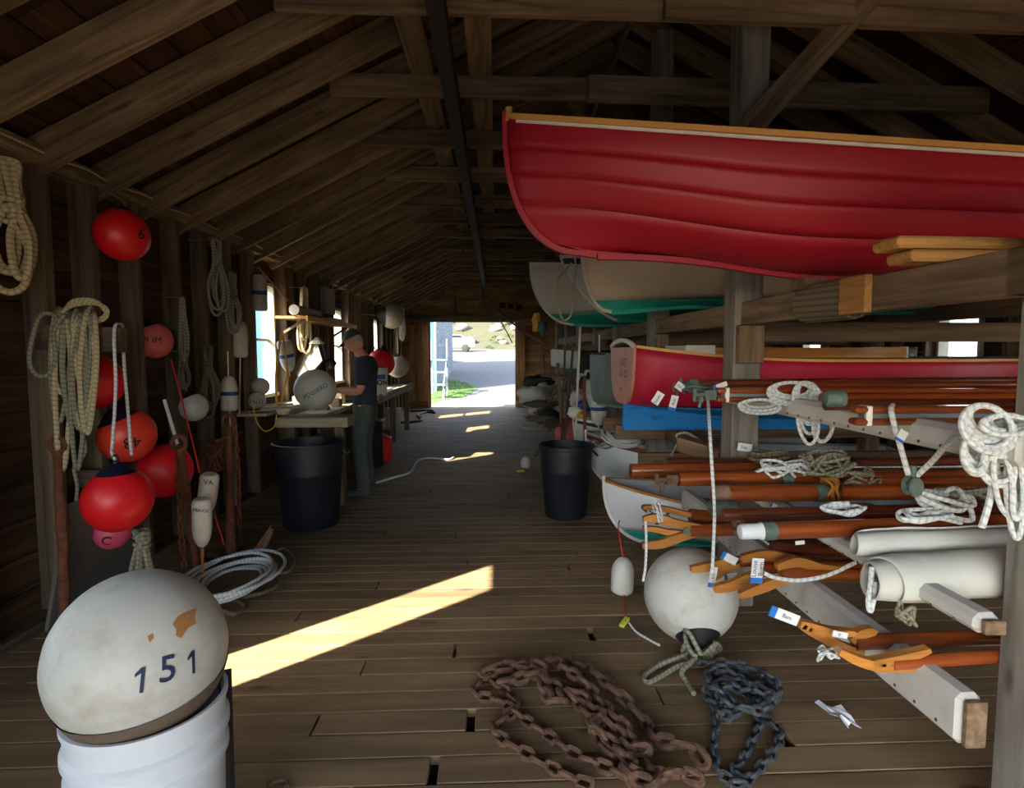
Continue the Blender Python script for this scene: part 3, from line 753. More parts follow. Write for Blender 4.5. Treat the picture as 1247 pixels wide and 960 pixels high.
mb = MB(); mb.strip([H.P(H.L, 1-j/10, sd)+Vector((.015, 0, .006)) for sd in (1,) for j in range(0, 1)]+[H.P(H.L, 1, 1)+Vector((.015, -j*.082, .006+.05*(1-(j/5-1)**2))) for j in range(0, 11)], .03, .02, up=(1, 0, 0)); mb.build('transom_cap', 'white_trim', b5, smooth=False)
place(b5, (4.50, 4.48, 1.01), RAD(180))
H = Hull(3.2, .46, .52, a=.5, rise=.10, full=1.9)
b6 = hull_boat('dinghy', 'grey-green dinghy half hidden behind the crimson one', 'boat', H, ('grey_hull', 'grey_hull'), zw=.1, gun='grey_deck', seats=None, deck='grey_deck')
place(b6, (4.2, 5.62, .935), RAD(180))
H = Hull(2.4, .40, .34, a=.4, rise=.12, full=2.2, tw=.92)
b7 = hull_boat('dinghy', 'small white dinghy with teal bottom, pale transom to the aisle near the far door', 'boat', H, ('blue_white_hull', 'teal_bottom'), zw=.08, gun='white_trim', seats='white_trim')
pc = PY(664, 420, 9.3); place(b7, (pc.x+2.55, 9.5, 1.17), RAD(172))
beam_ = beam('plank_shelf', (.75, 9.5, 1.14), (3.3, 9.5, 1.14), .3, .04, 'rail', None); tag(beam_, 'narrow shelf plank carrying the small white teal-bottomed dinghy', 'shelf')
# floor boats
H = Hull(2.7, .48, .34, a=.42, bow=.16, stern=.03, rise=.08, full=1.7, fine=.7)
b8 = hull_boat('dinghy', 'white dinghy on the floor with green name lettering on its bow', 'boat', H, ('blue_white_hull', 'teal_bottom'), zw=.10, gun='varnish_light', gunw=.03, gunh=.018, stem='white_hull')
for (txt, x, u, sz, mt) in (('QUICK', .36, .80, .075, 'green_ink'),):
    a = H.P(x-.1, u, -1, .012); b = H.P(x+.1, u, -1, .012); c = H.P(x, u+.05, -1, .012); d = H.P(x, u-.05, -1, .012)
    flat_text('lettering', txt, (a+b)/2+Vector((0, -.006, 0)), b-a, c-d, sz, mt, b8, bold=.02, lift=.012)
    e = H.P(x, u-.17, -1, .015); nrm = (b-a).cross(c-d).normalized()
    mb = MB(); mb.box(e+nrm*.012, (.03, .004, .045)); mb.build('emblem', 'ink', b8, smooth=False)
pq = PY(736, 588, 4.45); place(b8, (pq.x, 4.45, .03), RAD(-6), (0, 0))
H2 = Hull(2.9, .50, .42, a=.45, bow=.14, stern=.03, rise=.08, full=1.8)
b9 = hull_boat('dinghy', 'white dinghy with maroon sheer stripe holding a rope coil, standing on the floor', 'boat', H2, ('blue_white_hull', 'white_hull'), zw=.08, gun='grey_deck', stripe='maroon', stem='white_hull')
pq = PY(716, 530, 5.65); place(b9, (pq.x, 5.75, .16), RAD(-14))
mb = MB(); mb.box((1.2, 5.5, .08), (.12, .8, .15)); tag(mb.build('timber_chock', 'rail', None, smooth=False), 'timber block under the maroon-striped dinghy', 'chock')
H3 = Hull(2.6, .44, .40, a=.4, rise=.08)
b10 = hull_boat('dinghy', 'white dinghy with black stripe behind the maroon-striped one', 'boat', H3, ('white_hull', 'white_hull'), zw=.08, gun='white_trim', stripe='neck_black', stem='white_hull')
pq = PY(700, 520, 6.9); place(b10, (pq.x, 7.0, .22), RAD(-8))
mb = MB(); mb.box((1.5, 6.9, .10), (.12, .7, .2)); tag(mb.build('timber_chock', 'rail', None, smooth=False), 'timber block under the black-striped dinghy', 'chock')

# ================================================================ ROPES
def coil_pts(c, r, n, axis=(0, 0, 1), rx=1.0, jit=.12, rise=.004, seed=1, step=10):
    rr = random.Random(seed); m = frame(axis).to_3x3(); pts = []; c = Vector(c)
    ox = oy = 0; q = 1
    for i in range(n*step+1):
        a = i/step*2*math.pi
        if i % step == 0: ox, oy, q = rr.uniform(-jit, jit)*r, rr.uniform(-jit, jit)*r, 1+rr.uniform(-jit, jit)*1.5
        pts.append(c + m @ Vector((r*rx*q*math.cos(a)+ox, r*q*math.sin(a)+oy, i/step*rise+rr.uniform(0, rise))))
    return pts
def rope_thing(name, label, pts, r, mat, cat='rope', n=4, group=None, sides=7):
    return tag(MB().tube(catmull(pts, n), r, sides).build(name, mat, None), label, cat, group)
def hank(name, label, top, L, w, loops, r, mat, seed=1, normal=(1, 0, 0), wrap=.3, cat='rope', bits=1):
    """hanging hank: long thin loops, wrapped part-way down"""
    rr = random.Random(seed); top = Vector(top); n = Vector(normal).normalized(); s = Vector((0, 0, 1)).cross(n).normalized(); mb = MB()
    t = thing(name, label, cat, top)
    for k in range(loops):
        ww = w*rr.uniform(.35, 1); l = L*rr.uniform(.75, 1); o = n*rr.uniform(-.5, .5)*w*.5; q = rr.uniform(-.2, .2)*w; pinch = wrap if wrap else .3
        side = [(.0, 0), (.45, .04), (.5 if not wrap else .22, pinch), (.9, .65), (.7, .92), (0, 1.0), (-.7, .92), (-.9, .65), (-.5 if not wrap else -.22, pinch), (-.45, .04), (0, 0)]
        pts = [top + s*(a*ww*.5+q*min(1, abs(b)*2)) + o*(b+.3) - Vector((0, 0, b*l)) for a, b in side]
        mb.tube(catmull(pts, 4), r, 6)
    mb.build('rope_loops', mat, t)
    if top.x < -2.25: MB().tube([top+Vector((.03, 0, .0)), Vector((-2.50 if top.y < 14 else -2.5, top.y+.02, top.z))], .008, 6).build('peg', 'stud', t)
    if wrap:
        c = top-Vector((0, 0, wrap*L)); m2 = MB(); m2.tube(catmull(coil_pts(c-Vector((0, 0, .02)), w*.22, 4, rise=r*1.9, seed=seed, jit=.05), 2), r*.9, 6); m2.build('rope_wrap', mat, t)
    return t
def tangle(name, label, c, ext, n, r, mat, seed=1, cat='rope', zmin=None, sides=6):
    rr = random.Random(seed); c = Vector(c); pts = []; a = 0
    for i in range(n):
        a += rr.uniform(.7, 1.5); q = rr.uniform(.45, 1)
        p = c + Vector((math.cos(a)*q*ext[0], math.sin(a)*q*ext[1], rr.uniform(-1, 1)*ext[2]))
        if zmin is not None: p.z = max(p.z, zmin+r)
        pts.append(p)
    return tag(MB().tube(catmull(pts, 6), r, sides).build(name, mat, None), label, cat)

# ================================================================ BUOYS
def ball_buoy(label, c, r, axis, mat, neck='neck_navy', cap=34, group=None, squash=1.0, stemlen=.16, name='ball_buoy', eye=True):
    """inflatable ball buoy; `axis` points out through the neck"""
    c = Vector(c); t = thing(name, label, 'buoy', c-Vector((0, 0, r)), group); m = Matrix.Translation(c) @ frame(axis)
    ca = RAD(cap); pr = [(0.0, -r*squash)]
    for i in range(1, 25):
        a = math.pi - (math.pi-ca)*i/24; pr.append((r*math.sin(a)*(1-.03*max(0, math.cos(a))), r*math.cos(a)*squash))
    MB().lathe(pr, 32, m).build('body', mat, t)
    rb = pr[-1][0]; zb = pr[-1][1]; q = [(rb*1.012, zb-.004)]
    for i in range(1, 8): f = i/7; q.append((rb*(1-f)**.75*.99+r*.10*f, zb + (r*(1.0+stemlen*.7)-zb)*f**1.15))
    q += [(r*.085, r*(1+stemlen*1.2)), (.0, r*(1+stemlen*1.3))]
    MB().lathe(q, 26, m).build('neck', neck, t)
    if eye:
        e = MB(); cc = m @ Vector((0, 0, r*(1+stemlen*1.0)))
        ax = m.to_3x3() @ Vector((1, 0, 0)); az = m.to_3x3() @ Vector((0, 0, 1)); rr_ = r*.09
        e.tube([cc+az*(rr_*1.2)+(ax*math.cos(a)+az*math.sin(a))*rr_ for a in [i*math.pi/6 for i in range(12)]], r*.035, 6, closed=True); e.build('eye', neck, t)
    return t
def pot_buoy(label, c, axis, L, r, mat='foam_white', band=None, stick=(0, 0), group=None, stickmat='varnish_light', taper=.0, flat=False):
    c = Vector(c); t = thing('pot_buoy', label, 'buoy', c-Vector((0, 0, L/2)), group); m = Matrix.Translation(c) @ frame(axis)
    h = L/2; pr = [(0, -h), (r*.7, -h), (r*.92, -h+.012), (r, -h+.03), (r, h*.1)]
    for i in range(1, 8): a = i/7*math.pi/2; pr.append((r*(math.cos(a)*.92+.08 if i < 7 else .12), h*.1+(h*.9)*math.sin(a)))
    pr.append((0, h)); 
    if flat: pr = [(0, -h), (r*.85, -h), (r*.97, -h+.02), (r, 0), (r*.97, h-.02), (r*.8, h), (0, h)]
    MB().lathe(pr, 20, m).build('body', mat, t)
    if band: MB().lathe([(r*1.012, -h*.12), (r*1.012, h*.1)], 20, m).build('band', band, t)
    if stick[0] or stick[1]: MB().tube([m @ Vector((0, 0, -h-stick[0])), m @ Vector((0, 0, h+stick[1]))], .009, 8).build('spindle', stickmat, t)
    return t
# hanging balls on the left wall  (pixel centre, pixel diameter, distance Y)
def flatten(t, c, d, k):
    d = Vector(d).normalized()
    for ch in t.children_recursive:
        o0 = WO[ch]
        for v in ch.data.vertices: w = v.co+o0-c; v.co -= d*(w.dot(d)*(1-k))
def hb(label, px, py, dpx, Y, axis, mat, neck='neck_navy', cap=34, **k):
    c = PY(px, py, Y); r = dpx/2/FPX*Y*math.cos(math.atan((px-CX0)/FPX))**.8*(1.05 if px < 260 else 1); t = ball_buoy(label, c, r, axis, mat, neck, cap, **k)
    if px < 260: flatten(t, c, (-1, .45, 0), .86)
    return t, c, r
_, c, r = hb('glossy red ball buoy hanging highest on the left wall by the top plate', 149, 286, 67, 3.55, (-.05, .15, 1), 'ball_red', 'neck_black', 30)
ball_text('number', '6', c, r, (.94, -.36, -.05), (0, .1, 1), .085, 'ink', _, bold=.015)
rope_thing('lanyard', 'short dark lanyard of the highest red ball buoy', [c+Vector((0, .02, r*1.1)), c+Vector((-.01, .03, r*1.35)), (-2.50, c.y+.05, 2.60)], .006, 'rope_dark')
_, c, r = hb('faded salmon ball buoy with scrawled marking on the wall', 188, 415, 46, 4.35, (-.35, -.1, .9), 'ball_salmon', 'neck_black', 40)
ball_text('marking', '9 IM', c, r, (.45, -.9, .0), (0, .0, 1), .06, 'ink', _, bold=.0)
_, c, r = hb('red ball buoy hanging behind the rope hanks under the wooden bracket', 116, 465, 73, 3.45, (-.4, .2, .8), 'ball_red', 'neck_navy', 30)
_, c, r = hb('orange-red ball buoy numbered upside down, with wide navy top', 155, 530, 72, 3.50, (-.30, -.25, .92), 'ball_orange', 'neck_navy', 48)
ball_text('number', '43', c, r, (.66, -.80, -.16), (.10, 0, -1), .095, 'ink', _, bold=.0)
_, c, r = hb('red ball buoy in shadow behind the rusty chain', 201, 573, 70, 3.85, (-.3, .6, .4), 'ball_red', 'neck_navy', 30)
ball_text('number', '0', c, r, (.8, -.6, -.05), (0, 0, 1), .06, 'ink', _)
t, c, r = hb('large bright red ball buoy with navy cone hung from the bracket on rope', 144, 608, 88, 3.05, (.0, -.02, 1), 'ball_red', 'neck_navy', 36)
FRONT = (c, r)
_, c, r = hb('pink ball buoy peeping out below the largest red one', 137, 647, 48, 3.45, (-.3, .4, .9), 'ball_pink', 'neck_navy')
ball_text('letter', 'C', c, r, (.25, -.95, -.30), (.3, 0, 1), .075, 'ink', _, bold=.01)
_, c, r = hb('plain white ball buoy with black neck hanging on the wall studs', 236, 496, 36, 4.6, (-.35, -.1, .9), 'ball_white', 'neck_black', 38)
rope_thing('lanyard', 'thin rope holding the plain white ball buoy', [c+Vector((-.04, 0, r)), c+Vector((-.07, 0, r+.12)), c+Vector((-.09, .02, r+.3)), c+Vector((-.12, .02, r+.1))], .007, 'rope_grey')
# pot buoys
def pbuoy(label, px, py, lpx, wpx, Y, axis, **k): return pot_buoy(label, PY(px, py, Y), axis, lpx/FPX*Y, wpx/2/FPX*Y*math.cos(math.atan((px-CX0)/FPX))**.8, **k)
pbuoy('white pot buoy with a single blue band hanging left of the first window', 279, 479, 42, 22, 5.3, (0, 0, 1), band='blue_band', stick=(.25, .22))
pbuoy('long plain cream pot buoy hanging beside the window edge, spindle below', 293, 413, 44, 18, 5.6, (.05, 0, 1), stick=(.55, .08), flat=False)
pbuoy('grey pot buoy with thin blue line hanging in the window top', 316, 357, 42, 19, 6.05, (0, 0, 1), mat='ball_grey', band='blue_band', flat=True)
pbuoy('sunlit white pot buoy with blue band hanging point-down over the bench', 349, 434, 38, 18, 6.4, (.12, .1, -1), mat='ball_white', band='blue_band', stick=(.0, .05))
pbuoy('leaning pot buoy with dark lettering at its top on red line', 253, 602, 52, 24, 4.0, (-.20, .1, -1), stick=(.0, .0), flat=False)
pbuoy('worn cream pot buoy with grey end and pale spindle nearest the floor', 246, 637, 62, 25, 3.7, (-.08, .1, -1), stick=(.0, .42))
for s_, px, py, Y, c_ in (('VA', 254, 588, 4.0, 1), ('8 MAXX', 242, 622, 3.7, 1)):
    p = PY(px, py, Y-.075); flat_text('marking', s_, p, (1, 0, -.1), (0, 0, 1), .05 if s_ == 'VA' else .034, 'ink', None, bold=.0); o = COL.objects[-1]; tag(o, 'black hand lettering on the %s pot buoy' % ('leaning' if s_ == 'VA' else 'worn cream'), 'lettering')
_, c, r = hb('small grey ball buoy behind its twin on the window shelf', 317, 471, 23, 6.1, (-.5, .2, .6), 'ball_grey', 'neck_black')
_, c, r = hb('small grey ball buoy with scrawled letters on the window shelf', 313, 488, 22, 5.85, (0, .3, -1), 'ball_grey', 'neck_black')
ball_text('marking', 'VALO', c, r, (.25, -.95, -.1), (0, 0, 1), .05, 'ink', _, bold=.01)
# foreground numbered buoy on tub
Yb = 1.52; c = PY(172, 796, Yb); r = 117/FPX*Yb*.86
t = ball_buoy('huge scuffed white ball buoy numbered 151 resting on a white tub', c, r, (.03, .10, -1), 'ball_dirty', 'mud', 66, stemlen=-.15, eye=False, name='mooring_buoy')
for ch, px, py, sz in (('1', 176, 826, .080), ('5', 211, 813, .086), ('1', 240, 804, .078)):
    d = ray(px, py); oc = _C-c; A = d.dot(d); Bq = d.dot(oc); s_ = (-Bq-math.sqrt(Bq*Bq-A*(oc.dot(oc)-r*r)))/A; n = (_C+d*s_-c)
    ball_text('number', ch, c, r, n, Vector((.12, .1, 1)), sz, 'ink_blue', t, bold=.008)
def ball_hit(px, py, c, r):
    d = ray(px, py); oc = _C-c; A = d.dot(d); Bq = d.dot(oc); s_ = (-Bq-math.sqrt(Bq*Bq-A*(oc.dot(oc)-r*r)))/A; return _C+d*s_
def ball_patch(name, pix, c, r, mat, parent):
    ps = [ball_hit(x, y, c, r) for x, y in pix]; ce = sum(ps, Vector())/len(ps); vs = [ce]; fs = []; N = len(ps)
    for f in (.5, 1.0):
        vs += [ce+(p-ce)*f for p in ps]
    vs = [c+(v-c).normalized()*(r*1.004+.0008) for v in vs]
    for i in range(N): fs += [(0, 1+i, 1+(i+1) % N), (1+i, 1+N+i, 1+N+(i+1) % N, 1+(i+1) % N)]
    MB().add(vs, fs).build(name, mat, parent, origin=c)
ball_patch('stain', [(217, 757), (224, 747), (236, 741), (246, 738), (244, 748), (246, 756), (236, 762), (228, 774), (221, 771), (222, 764)], c, r, 'patch_brown', t)
ball_patch('stain', [(186, 772), (193, 768), (194, 774), (189, 780)], c, r, 'patch_brown', t)
fm = Matrix.Translation(c) @ frame((.03, .10, -1)); MB().lathe([(r*1.006*math.sin(RAD(a)), r*1.006*math.cos(RAD(a))+ (.006*math.sin(a*1.7) if a > 68 else 0)) for a in range(72, 40, -3)], 48, fm).build('residue_ring', 'mud', t)
flatten(t, c, (-.85, .25, -.45), .90)
# its tub
tc = Vector((c.x+.012, c.y+.0, 0)); rim = c.z-r*.60
t2 = thing('plastic_tub', 'white ribbed plastic tub under the numbered buoy', 'tub', tc)
R0 = .188
pr = [(R0*.86, .0), (R0*.90, .02), (R0*.93, rim*.4), (R0*.955, rim-.17), (R0*1.01, rim-.165), (R0*1.01, rim-.145), (R0*.965, rim-.135), (R0*.97, rim-.10), (R0*1.03, rim-.095), (R0*1.03, rim-.075), (R0*.98, rim-.065), (R0*.99, rim-.012), (R0*1.02, rim-.01), (R0*1.02, rim+.005), (R0*.97, rim+.005), (R0*.93, rim-.3), (0, rim-.32)]
MB().lathe(pr, 48, Matrix.Translation(tc)).build('body', 'white_plastic', t2)
MB().lathe([(0, .0), (R0*.86, .0)], 48, Matrix.Translation(tc)).build('base', 'white_plastic', t2)
p = PY(272, 880, 1.75); tag(MB().tube([p, (p.x+.05, p.y-.08, .6), (p.x+.10, p.y-.2, .01)], .018, 8).build('black_bar', 'black_rubber', None), 'black bar leaning behind the white tub', 'bar')

# big white buoy on the floor, neck towards camera
c = PZ(841, 724, .245); r = .245; bt = ball_buoy('big grubby white ball buoy lying on the floor under the oars, black neck to camera', c, r, (-.06, -.72, -.70), 'ball_dirty', 'neck_black', 28, stemlen=.25, name='mooring_buoy')
FB = (c, r)
p = PZ(758, 724, 0); tb = pot_buoy('small oblong white fender on the floor left of the big buoy', (p.x, p.y, .125), (.04, 0, 1), .23, .072, mat='ball_white', flat=False)
rope_thing('cord', 'red cord rising from the small white fender to the dinghy', [(p.x, p.y, .24), (p.x-.01, p.y+.1, .4), PY(755, 634, p.y+.5)], .004, 'line_red')
q = PZ(762, 757, .03); rope_thing('cord', 'short red cord between the fender and the yellow tag', [(p.x, p.y-.06, .02), q], .004, 'line_red')
o = beam('yellow_tag', (q.x-.03, q.y-.02, .012), (q.x+.02, q.y+.04, .03), .03, .02, 'tag_yellow', None); tag(o, 'little yellow tag lying on the floorboards by the big buoy', 'tag')
rope_thing('line', 'pale cord running from the yellow tag to the big buoy neck', [q+Vector((.02, 0, -.01)), PZ(775, 770, .01), PZ(790, 779, .01), PZ(803, 786, .02)], .006, 'rope_white')
# far small buoy on floor
c = PZ(640, 562, .09); bt2 = pot_buoy('small white float lying alone on the aisle floor', (c.x, c.y, .075), (.1, .3, 1), .15, .062, mat='ball_white')
p = PZ(634, 575, .0); o = beam('yellow_tag', (p.x-.05, p.y, .012), (p.x+.05, p.y+.02, .012), .05, .02, 'tag_yellow', None); tag(o, 'yellow tag beside the lone white float in the aisle', 'tag')
# balls down the left wall over bench 2
_, c, r = hb('grey ball buoy with black cone hung high near the far door', 477, 385, 31, 10.2, (-1, -.3, .0), 'ball_grey', 'neck_black', 58)
rope_thing('lanyard', 'short lanyard of the high grey ball buoy near the far door', [c+Vector((-r*1.1, -.04, 0)), (-2.5, c.y, c.z+.1), (-2.5, c.y, 2.58)], .01, 'rope_dark')
_, c, r = hb('red ball buoy on the far bench behind the white bucket', 464, 442, 34, 9.3, (.1, .1, 1), 'ball_red', 'neck_black', 30)
_, c, r = hb('grey-white ball buoy right of the red one on the far bench', 484, 446, 28, 9.9, (-.2, -.1, 1), 'ball_grey', 'neck_black', 30)
t, c, r = hb('white ball buoy with teal lettering standing on the workbench', 384, 475, 52, 5.95, (-.2, .3, -1), 'ball_white', 'neck_black', 20, eye=False, stemlen=.0)
ball_text('lettering', 'PENSIERO', c, r, (.30, -.95, -.02), (-.5, 0, .8), .062, 'teal_ink', t, bold=.012)
PENS = (c, r)
t = ball_buoy('faded coral ball buoy on the floor behind the right black bin', (1.18, 9.0, .25), .25, (.5, .2, .6), 'ball_salmon', 'neck_navy')
pbuoy('white pot buoy hanging upper left by the dark tarp', 722, 482, 42, 16, 6.3, (.2, 0, -1), mat='ball_white', stick=(0, .1)) 
pbuoy('white pot buoy with blue mark hanging lower right by the dark tarp', 729, 498, 42, 20, 6.0, (.0, 0, -1), mat='ball_white', band='blue_band', stick=(.6, .35), stickmat='rope_white')
# ================================================================ BINS, BUCKETS
def bin_(label, px, py, Y, h, r0, r1, mat='black_bin'):
    c = PZ(px, py, 0); c = Vector((PY(px, py, Y).x, Y, 0)); t = thing('rubbish_bin', label, 'bin', c); m = Matrix.Translation(c)
    pr = [(0, .02), (r1*.95, .0), (r1, .012), (r1+(r0-r1)*.62, h*.62), (r1+(r0-r1)*.63+.006, h*.63), (r1+(r0-r1)*.66+.006, h*.66), (r0-.004, h-.06), (r0+.008, h-.055), (r0+.008, h-.045), (r0, h-.03)]
    MB().lathe(pr, 40, m).build('body', mat, t)
    MB().lathe([(r0, h-.03), (r0+.016, h-.03), (r0+.018, h), (r0-.002, h+.004), (r0-.012, h-.03), (r1-.01, .03), (0, .03)], 40, m).build('rim', mat, t)
    for s in (-1, 1):
        mb = MB(); x = c.x+s*(r0+.012); mb.tube([(x, c.y-.06, h-.07), (x+s*.03, c.y-.05, h-.10), (x+s*.03, c.y+.05, h-.10), (x, c.y+.06, h-.07)], .010, 6); mb.build('handle', mat, t)
    return t
bin_('tall black plastic bin on the left in front of the workbench', 378, 600, 5.10, .745, .295, .235)
bin_('tall black plastic bin on the right beside the boat rack', 689, 600, 5.30, .675, .245, .195)
def bucket(label, c, h, r, mat='bucket_white', lab=None):
    c = Vector(c); t = thing('bucket', label, 'bucket', c); m = Matrix.Translation(c)
    MB().lathe([(0, .0), (r*.86, 0), (r*.88, .01), (r*.97, h*.78), (r*1.04, h*.79), (r*1.04, h*.83), (r*.98, h*.84), (r*.985, h*.95), (r*1.03, h*.955), (r*1.03, h), (r*.95, h), (r*.85, .02), (0, .02)], 32, m).build('body', mat, t)
    pts = [c+Vector((math.cos(a)*r*1.05, 0, h*.85+math.sin(a)*r*.9)) for a in [i*math.pi/12 for i in range(13)]]
    if lab != 'nohandle': MB().tube(pts, .004, 6).build('handle', 'steel', t)
    return t
# ================================================================ WORKBENCH AREA
t = thing('workbench', 'long pale-topped workbench along the left wall with thick front slab', 'bench', (-2.1, 6.2, 0))
beam('top_slab', (-2.12, 5.72, .855), (-1.43, 5.72, .855), .30, .10, 'benchwood', t, bev=.01)
for i, y in enumerate((5.98, 6.22, 6.46, 6.70, 6.94, 7.18, 7.42)): beam('top_plank', (-2.10, y, .86), (-1.78, y, .86), .225, .05, 'benchwood', t)
for x, y in ((-2.04, 5.78), (-1.56, 5.78), (-1.86, 6.6), (-1.86, 7.4), (-2.42, 7.4)): beam('leg', (x, y, 0), (x, y, .81), .09, .09, 'stud', t, up=(0, 1, 0))
beam('apron', (-1.81, 5.9, .76), (-1.81, 7.5, .76), .03, .12, 'stud', t)
beam('window_shelf', (-2.14, 5.86, .90), (-2.14, 7.5, .90), .03, .08, 'benchwood', t)
for x in (-2.48, -2.30): beam('top_plank', (x, 5.62, .925), (x, 7.5, .925), .17, .03, 'benchwood', t)
t = thing('far_bench', 'second rough bench along the left wall nearer the door', 'bench', (-2.1, 9.5, 0))
for x in (-2.38, -2.17, -1.96, -1.75): beam('top_plank', (x, 8.2, .87), (x, 11.4, .87), .21, .05, 'benchwood', t)
beam('apron', (-1.66, 8.2, .86), (-1.66, 11.4, .86), .03, .12, 'benchwood', t)
for y in (8.3, 9.8, 11.3): beam('leg', (-1.75, y, 0), (-1.75, y, .84), .09, .09, 'stud', t, up=(0, 1, 0)); beam('leg', (-2.45, y, 0), (-2.45, y, .84), .09, .09, 'stud', t, up=(0, 1, 0))
b = bucket('white bucket with blue and black printed label on the far bench', (PY(462, 476, 8.5).x, 8.5, .895), .40, .125)
c = Vector(WO[b]); 
def cyl_text(name, text, c, r, ang, z, size, mat, parent, bold=0):
    vs, fs = glyphs(text, bold); mb = MB(); mb.add([Vector((c.x+(r+.003)*math.cos(ang+v.x*size/r), c.y+(r+.003)*math.sin(ang+v.x*size/r), c.z+z+v.y*size)) for v in vs], fs); return mb.build(name, mat, parent, smooth=False)
cyl_text('lettering', 'ION', c, .118, RAD(-62), .19, .10, 'ink', b, bold=.03)
mb = MB(); rows = [[(c.x+.122*math.cos(RAD(a)), c.y+.122*math.sin(RAD(a)), c.z+z) for a in range(-95, -30, 8)] for z in (.24, .31)]; mb.grid([[Vector(p) for p in r_] for r_ in rows]); mb.build('blue_emblem', 'tag_blue', b)
# second bucket on the floor
p = PZ(479, 523, 0); b = bucket('white handled bucket on the floor past the man', (p.x, p.y, 0), .42, .155)
# bits over and on the bench
t = thing('wall_shelf', 'narrow yellow-edged shelf fixed above the man', 'shelf', (-2.3, 8.0, 1.95))
beam('board', (-2.35, 6.75, 1.93), (-2.35, 9.1, 1.93), .36, .03, 'lumber', t); beam('front_strip', (-2.17, 6.75, 1.92), (-2.17, 9.1, 1.92), .02, .06, 'line_yellow', t)
for y in (6.9, 8.9): beam('bracket', (-2.5, y, 1.75), (-2.25, y, 1.91), .03, .03, 'stud', t)
pf = MB(); c = PY(402, 389, 7.3); pf.tube([(-2.33, 6.8, 2.02), (-2.33, 7.7, 2.02)], .06, 12); tag(pf.build('fender', 'ball_grey', None), 'grey tubular fender lying on the yellow-edged shelf', 'fender')
o = beam('panel', (-2.32, 8.0, 1.975), (-2.32, 8.6, 1.975), .2, .05, 'white_trim', None); tag(o, 'sunlit white board lying on the yellow-edged shelf', 'board')
o = beam('panel', PY(379, 455, 6.9), PY(372, 428, 7.3), .42, .02, 'tan_panel', None, up=(0, 1, .2)); tag(o, 'tan square panel propped behind the teal-lettered buoy', 'panel')
t = thing('desk_lamp', 'arm work lamp with bright shade above the bench', 'lamp', (-2.45, 7.2, .9))
c0 = PY(398, 443, 7.3); c1 = PY(392, 418, 7.3); c2 = PY(386, 416, 7.2)
MB().tube([(c0.x, c0.y, .88), c0, c1], .012, 6).build('arm', 'steel', t); MB().lathe([(.02, .05), (.05, .02), (.10, -.03), (.095, -.03), (.04, .02)], 16, Matrix.Translation(c2)).build('lamp_shade', 'white_trim', t)
hb('small dark ball buoy tipped beside the lamp on the bench', 402, 443, 14, 7.2, (1, 0, .1), 'neck_black', 'neck_black', eye=False)
rs = random.Random(8)
for i, (x, y, d) in enumerate(((-1.95, 6.5, (.16, .10, .04)), (-2.25, 6.2, (.1, .14, .05)), (-1.9, 6.9, (.12, .09, .09)), (-2.3, 6.9, (.2, .1, .12)), (-1.95, 7.25, (.1, .1, .14)))):
    o = beam('wood_block', (x-d[0]/2, y, .89+d[2]/2), (x+d[0]/2, y+rs.uniform(-.03, .03), .89+d[2]/2), d[1], d[2], ('benchwood', 'lumber', 'rail', 'tan_panel', 'benchwood')[i], None)
    tag(o, ('flat offcut on the bench near the man hand', 'pale offcut behind the teal-lettered buoy', 'thin yellowish block further along the bench', 'brown block against the wall on the bench', 'tall offcut at the far end of the bench')[i], 'offcut')
for i, (x, y) in enumerate(((-2.32, 5.78), (-2.35, 5.95), (-2.3, 6.15), (-1.98, 5.75))):
    o = beam('batten', (x-.12, y-.08, .955+.012*i), (x+.14, y+.05, .955+.012*i), .05, .018, 'benchwood', None); tag(o, ('nearest batten scrap on window shelf', 'second batten scrap on window shelf', 'third batten scrap on window shelf', 'batten scrap on the thick bench slab')[i], 'scrap')
p = PY(345, 497, 5.75); tag(MB().lathe([(0, 0), (.05, .01), (.07, .05), (.05, .09), (0, .10)], 14, Matrix.Translation((p.x, p.y, .91))).build('small_float', 'foam_white', None), 'knobbly white float on the bench slab corner', 'float')
# yellow hoses/wires
rope_thing('hose', 'yellow hose looping down beside the sunlit stud', [PY(x, y, 6.0) for x, y in ((343, 404), (339, 430), (336, 460), (337, 496))], .012, 'line_yellow', 'hose')
rope_thing('hose', 'second yellow hose bowing right behind the blue-banded buoy', [PY(x, y, 6.15) for x, y in ((344, 404), (347, 430), (350, 455), (345, 480), (341, 496))], .011, 'line_yellow', 'hose')
rope_thing('wire', 'yellow wire drooping under the window shelf', [PY(x, y, 5.5) for x, y in ((308, 490), (312, 512), (322, 525), (334, 520), (337, 505))], .006, 'line_yellow', 'wire')
o = beam('stick', PY(314, 325, 6.0), PY(351, 367, 6.2), .015, .015, 'lumber', None); tag(o, 'thin yellow stick slanting across the window head', 'stick')
tag(MB().tube([PY(200, 487, 3.9), PY(216, 541, 3.85)], .011, 8).build('white_rod', 'white_trim', None), 'white rod leaning above the shadowed red ball buoy', 'rod')
rope_thing('cord', 'red cord slanting down the wall to the leaning pot buoy', [PY(x, y, Y) for x, y, Y in ((208, 438, 4.2), (222, 490, 4.1), (236, 545, 4.0), (243, 576, 4.0))], .0055, 'line_red')
rope_thing('cord', 'red cord hanging below the leaning pot buoy', [PY(x, y, 4.0) for x, y in ((262, 628), (268, 648), (273, 664))], .0055, 'line_red')
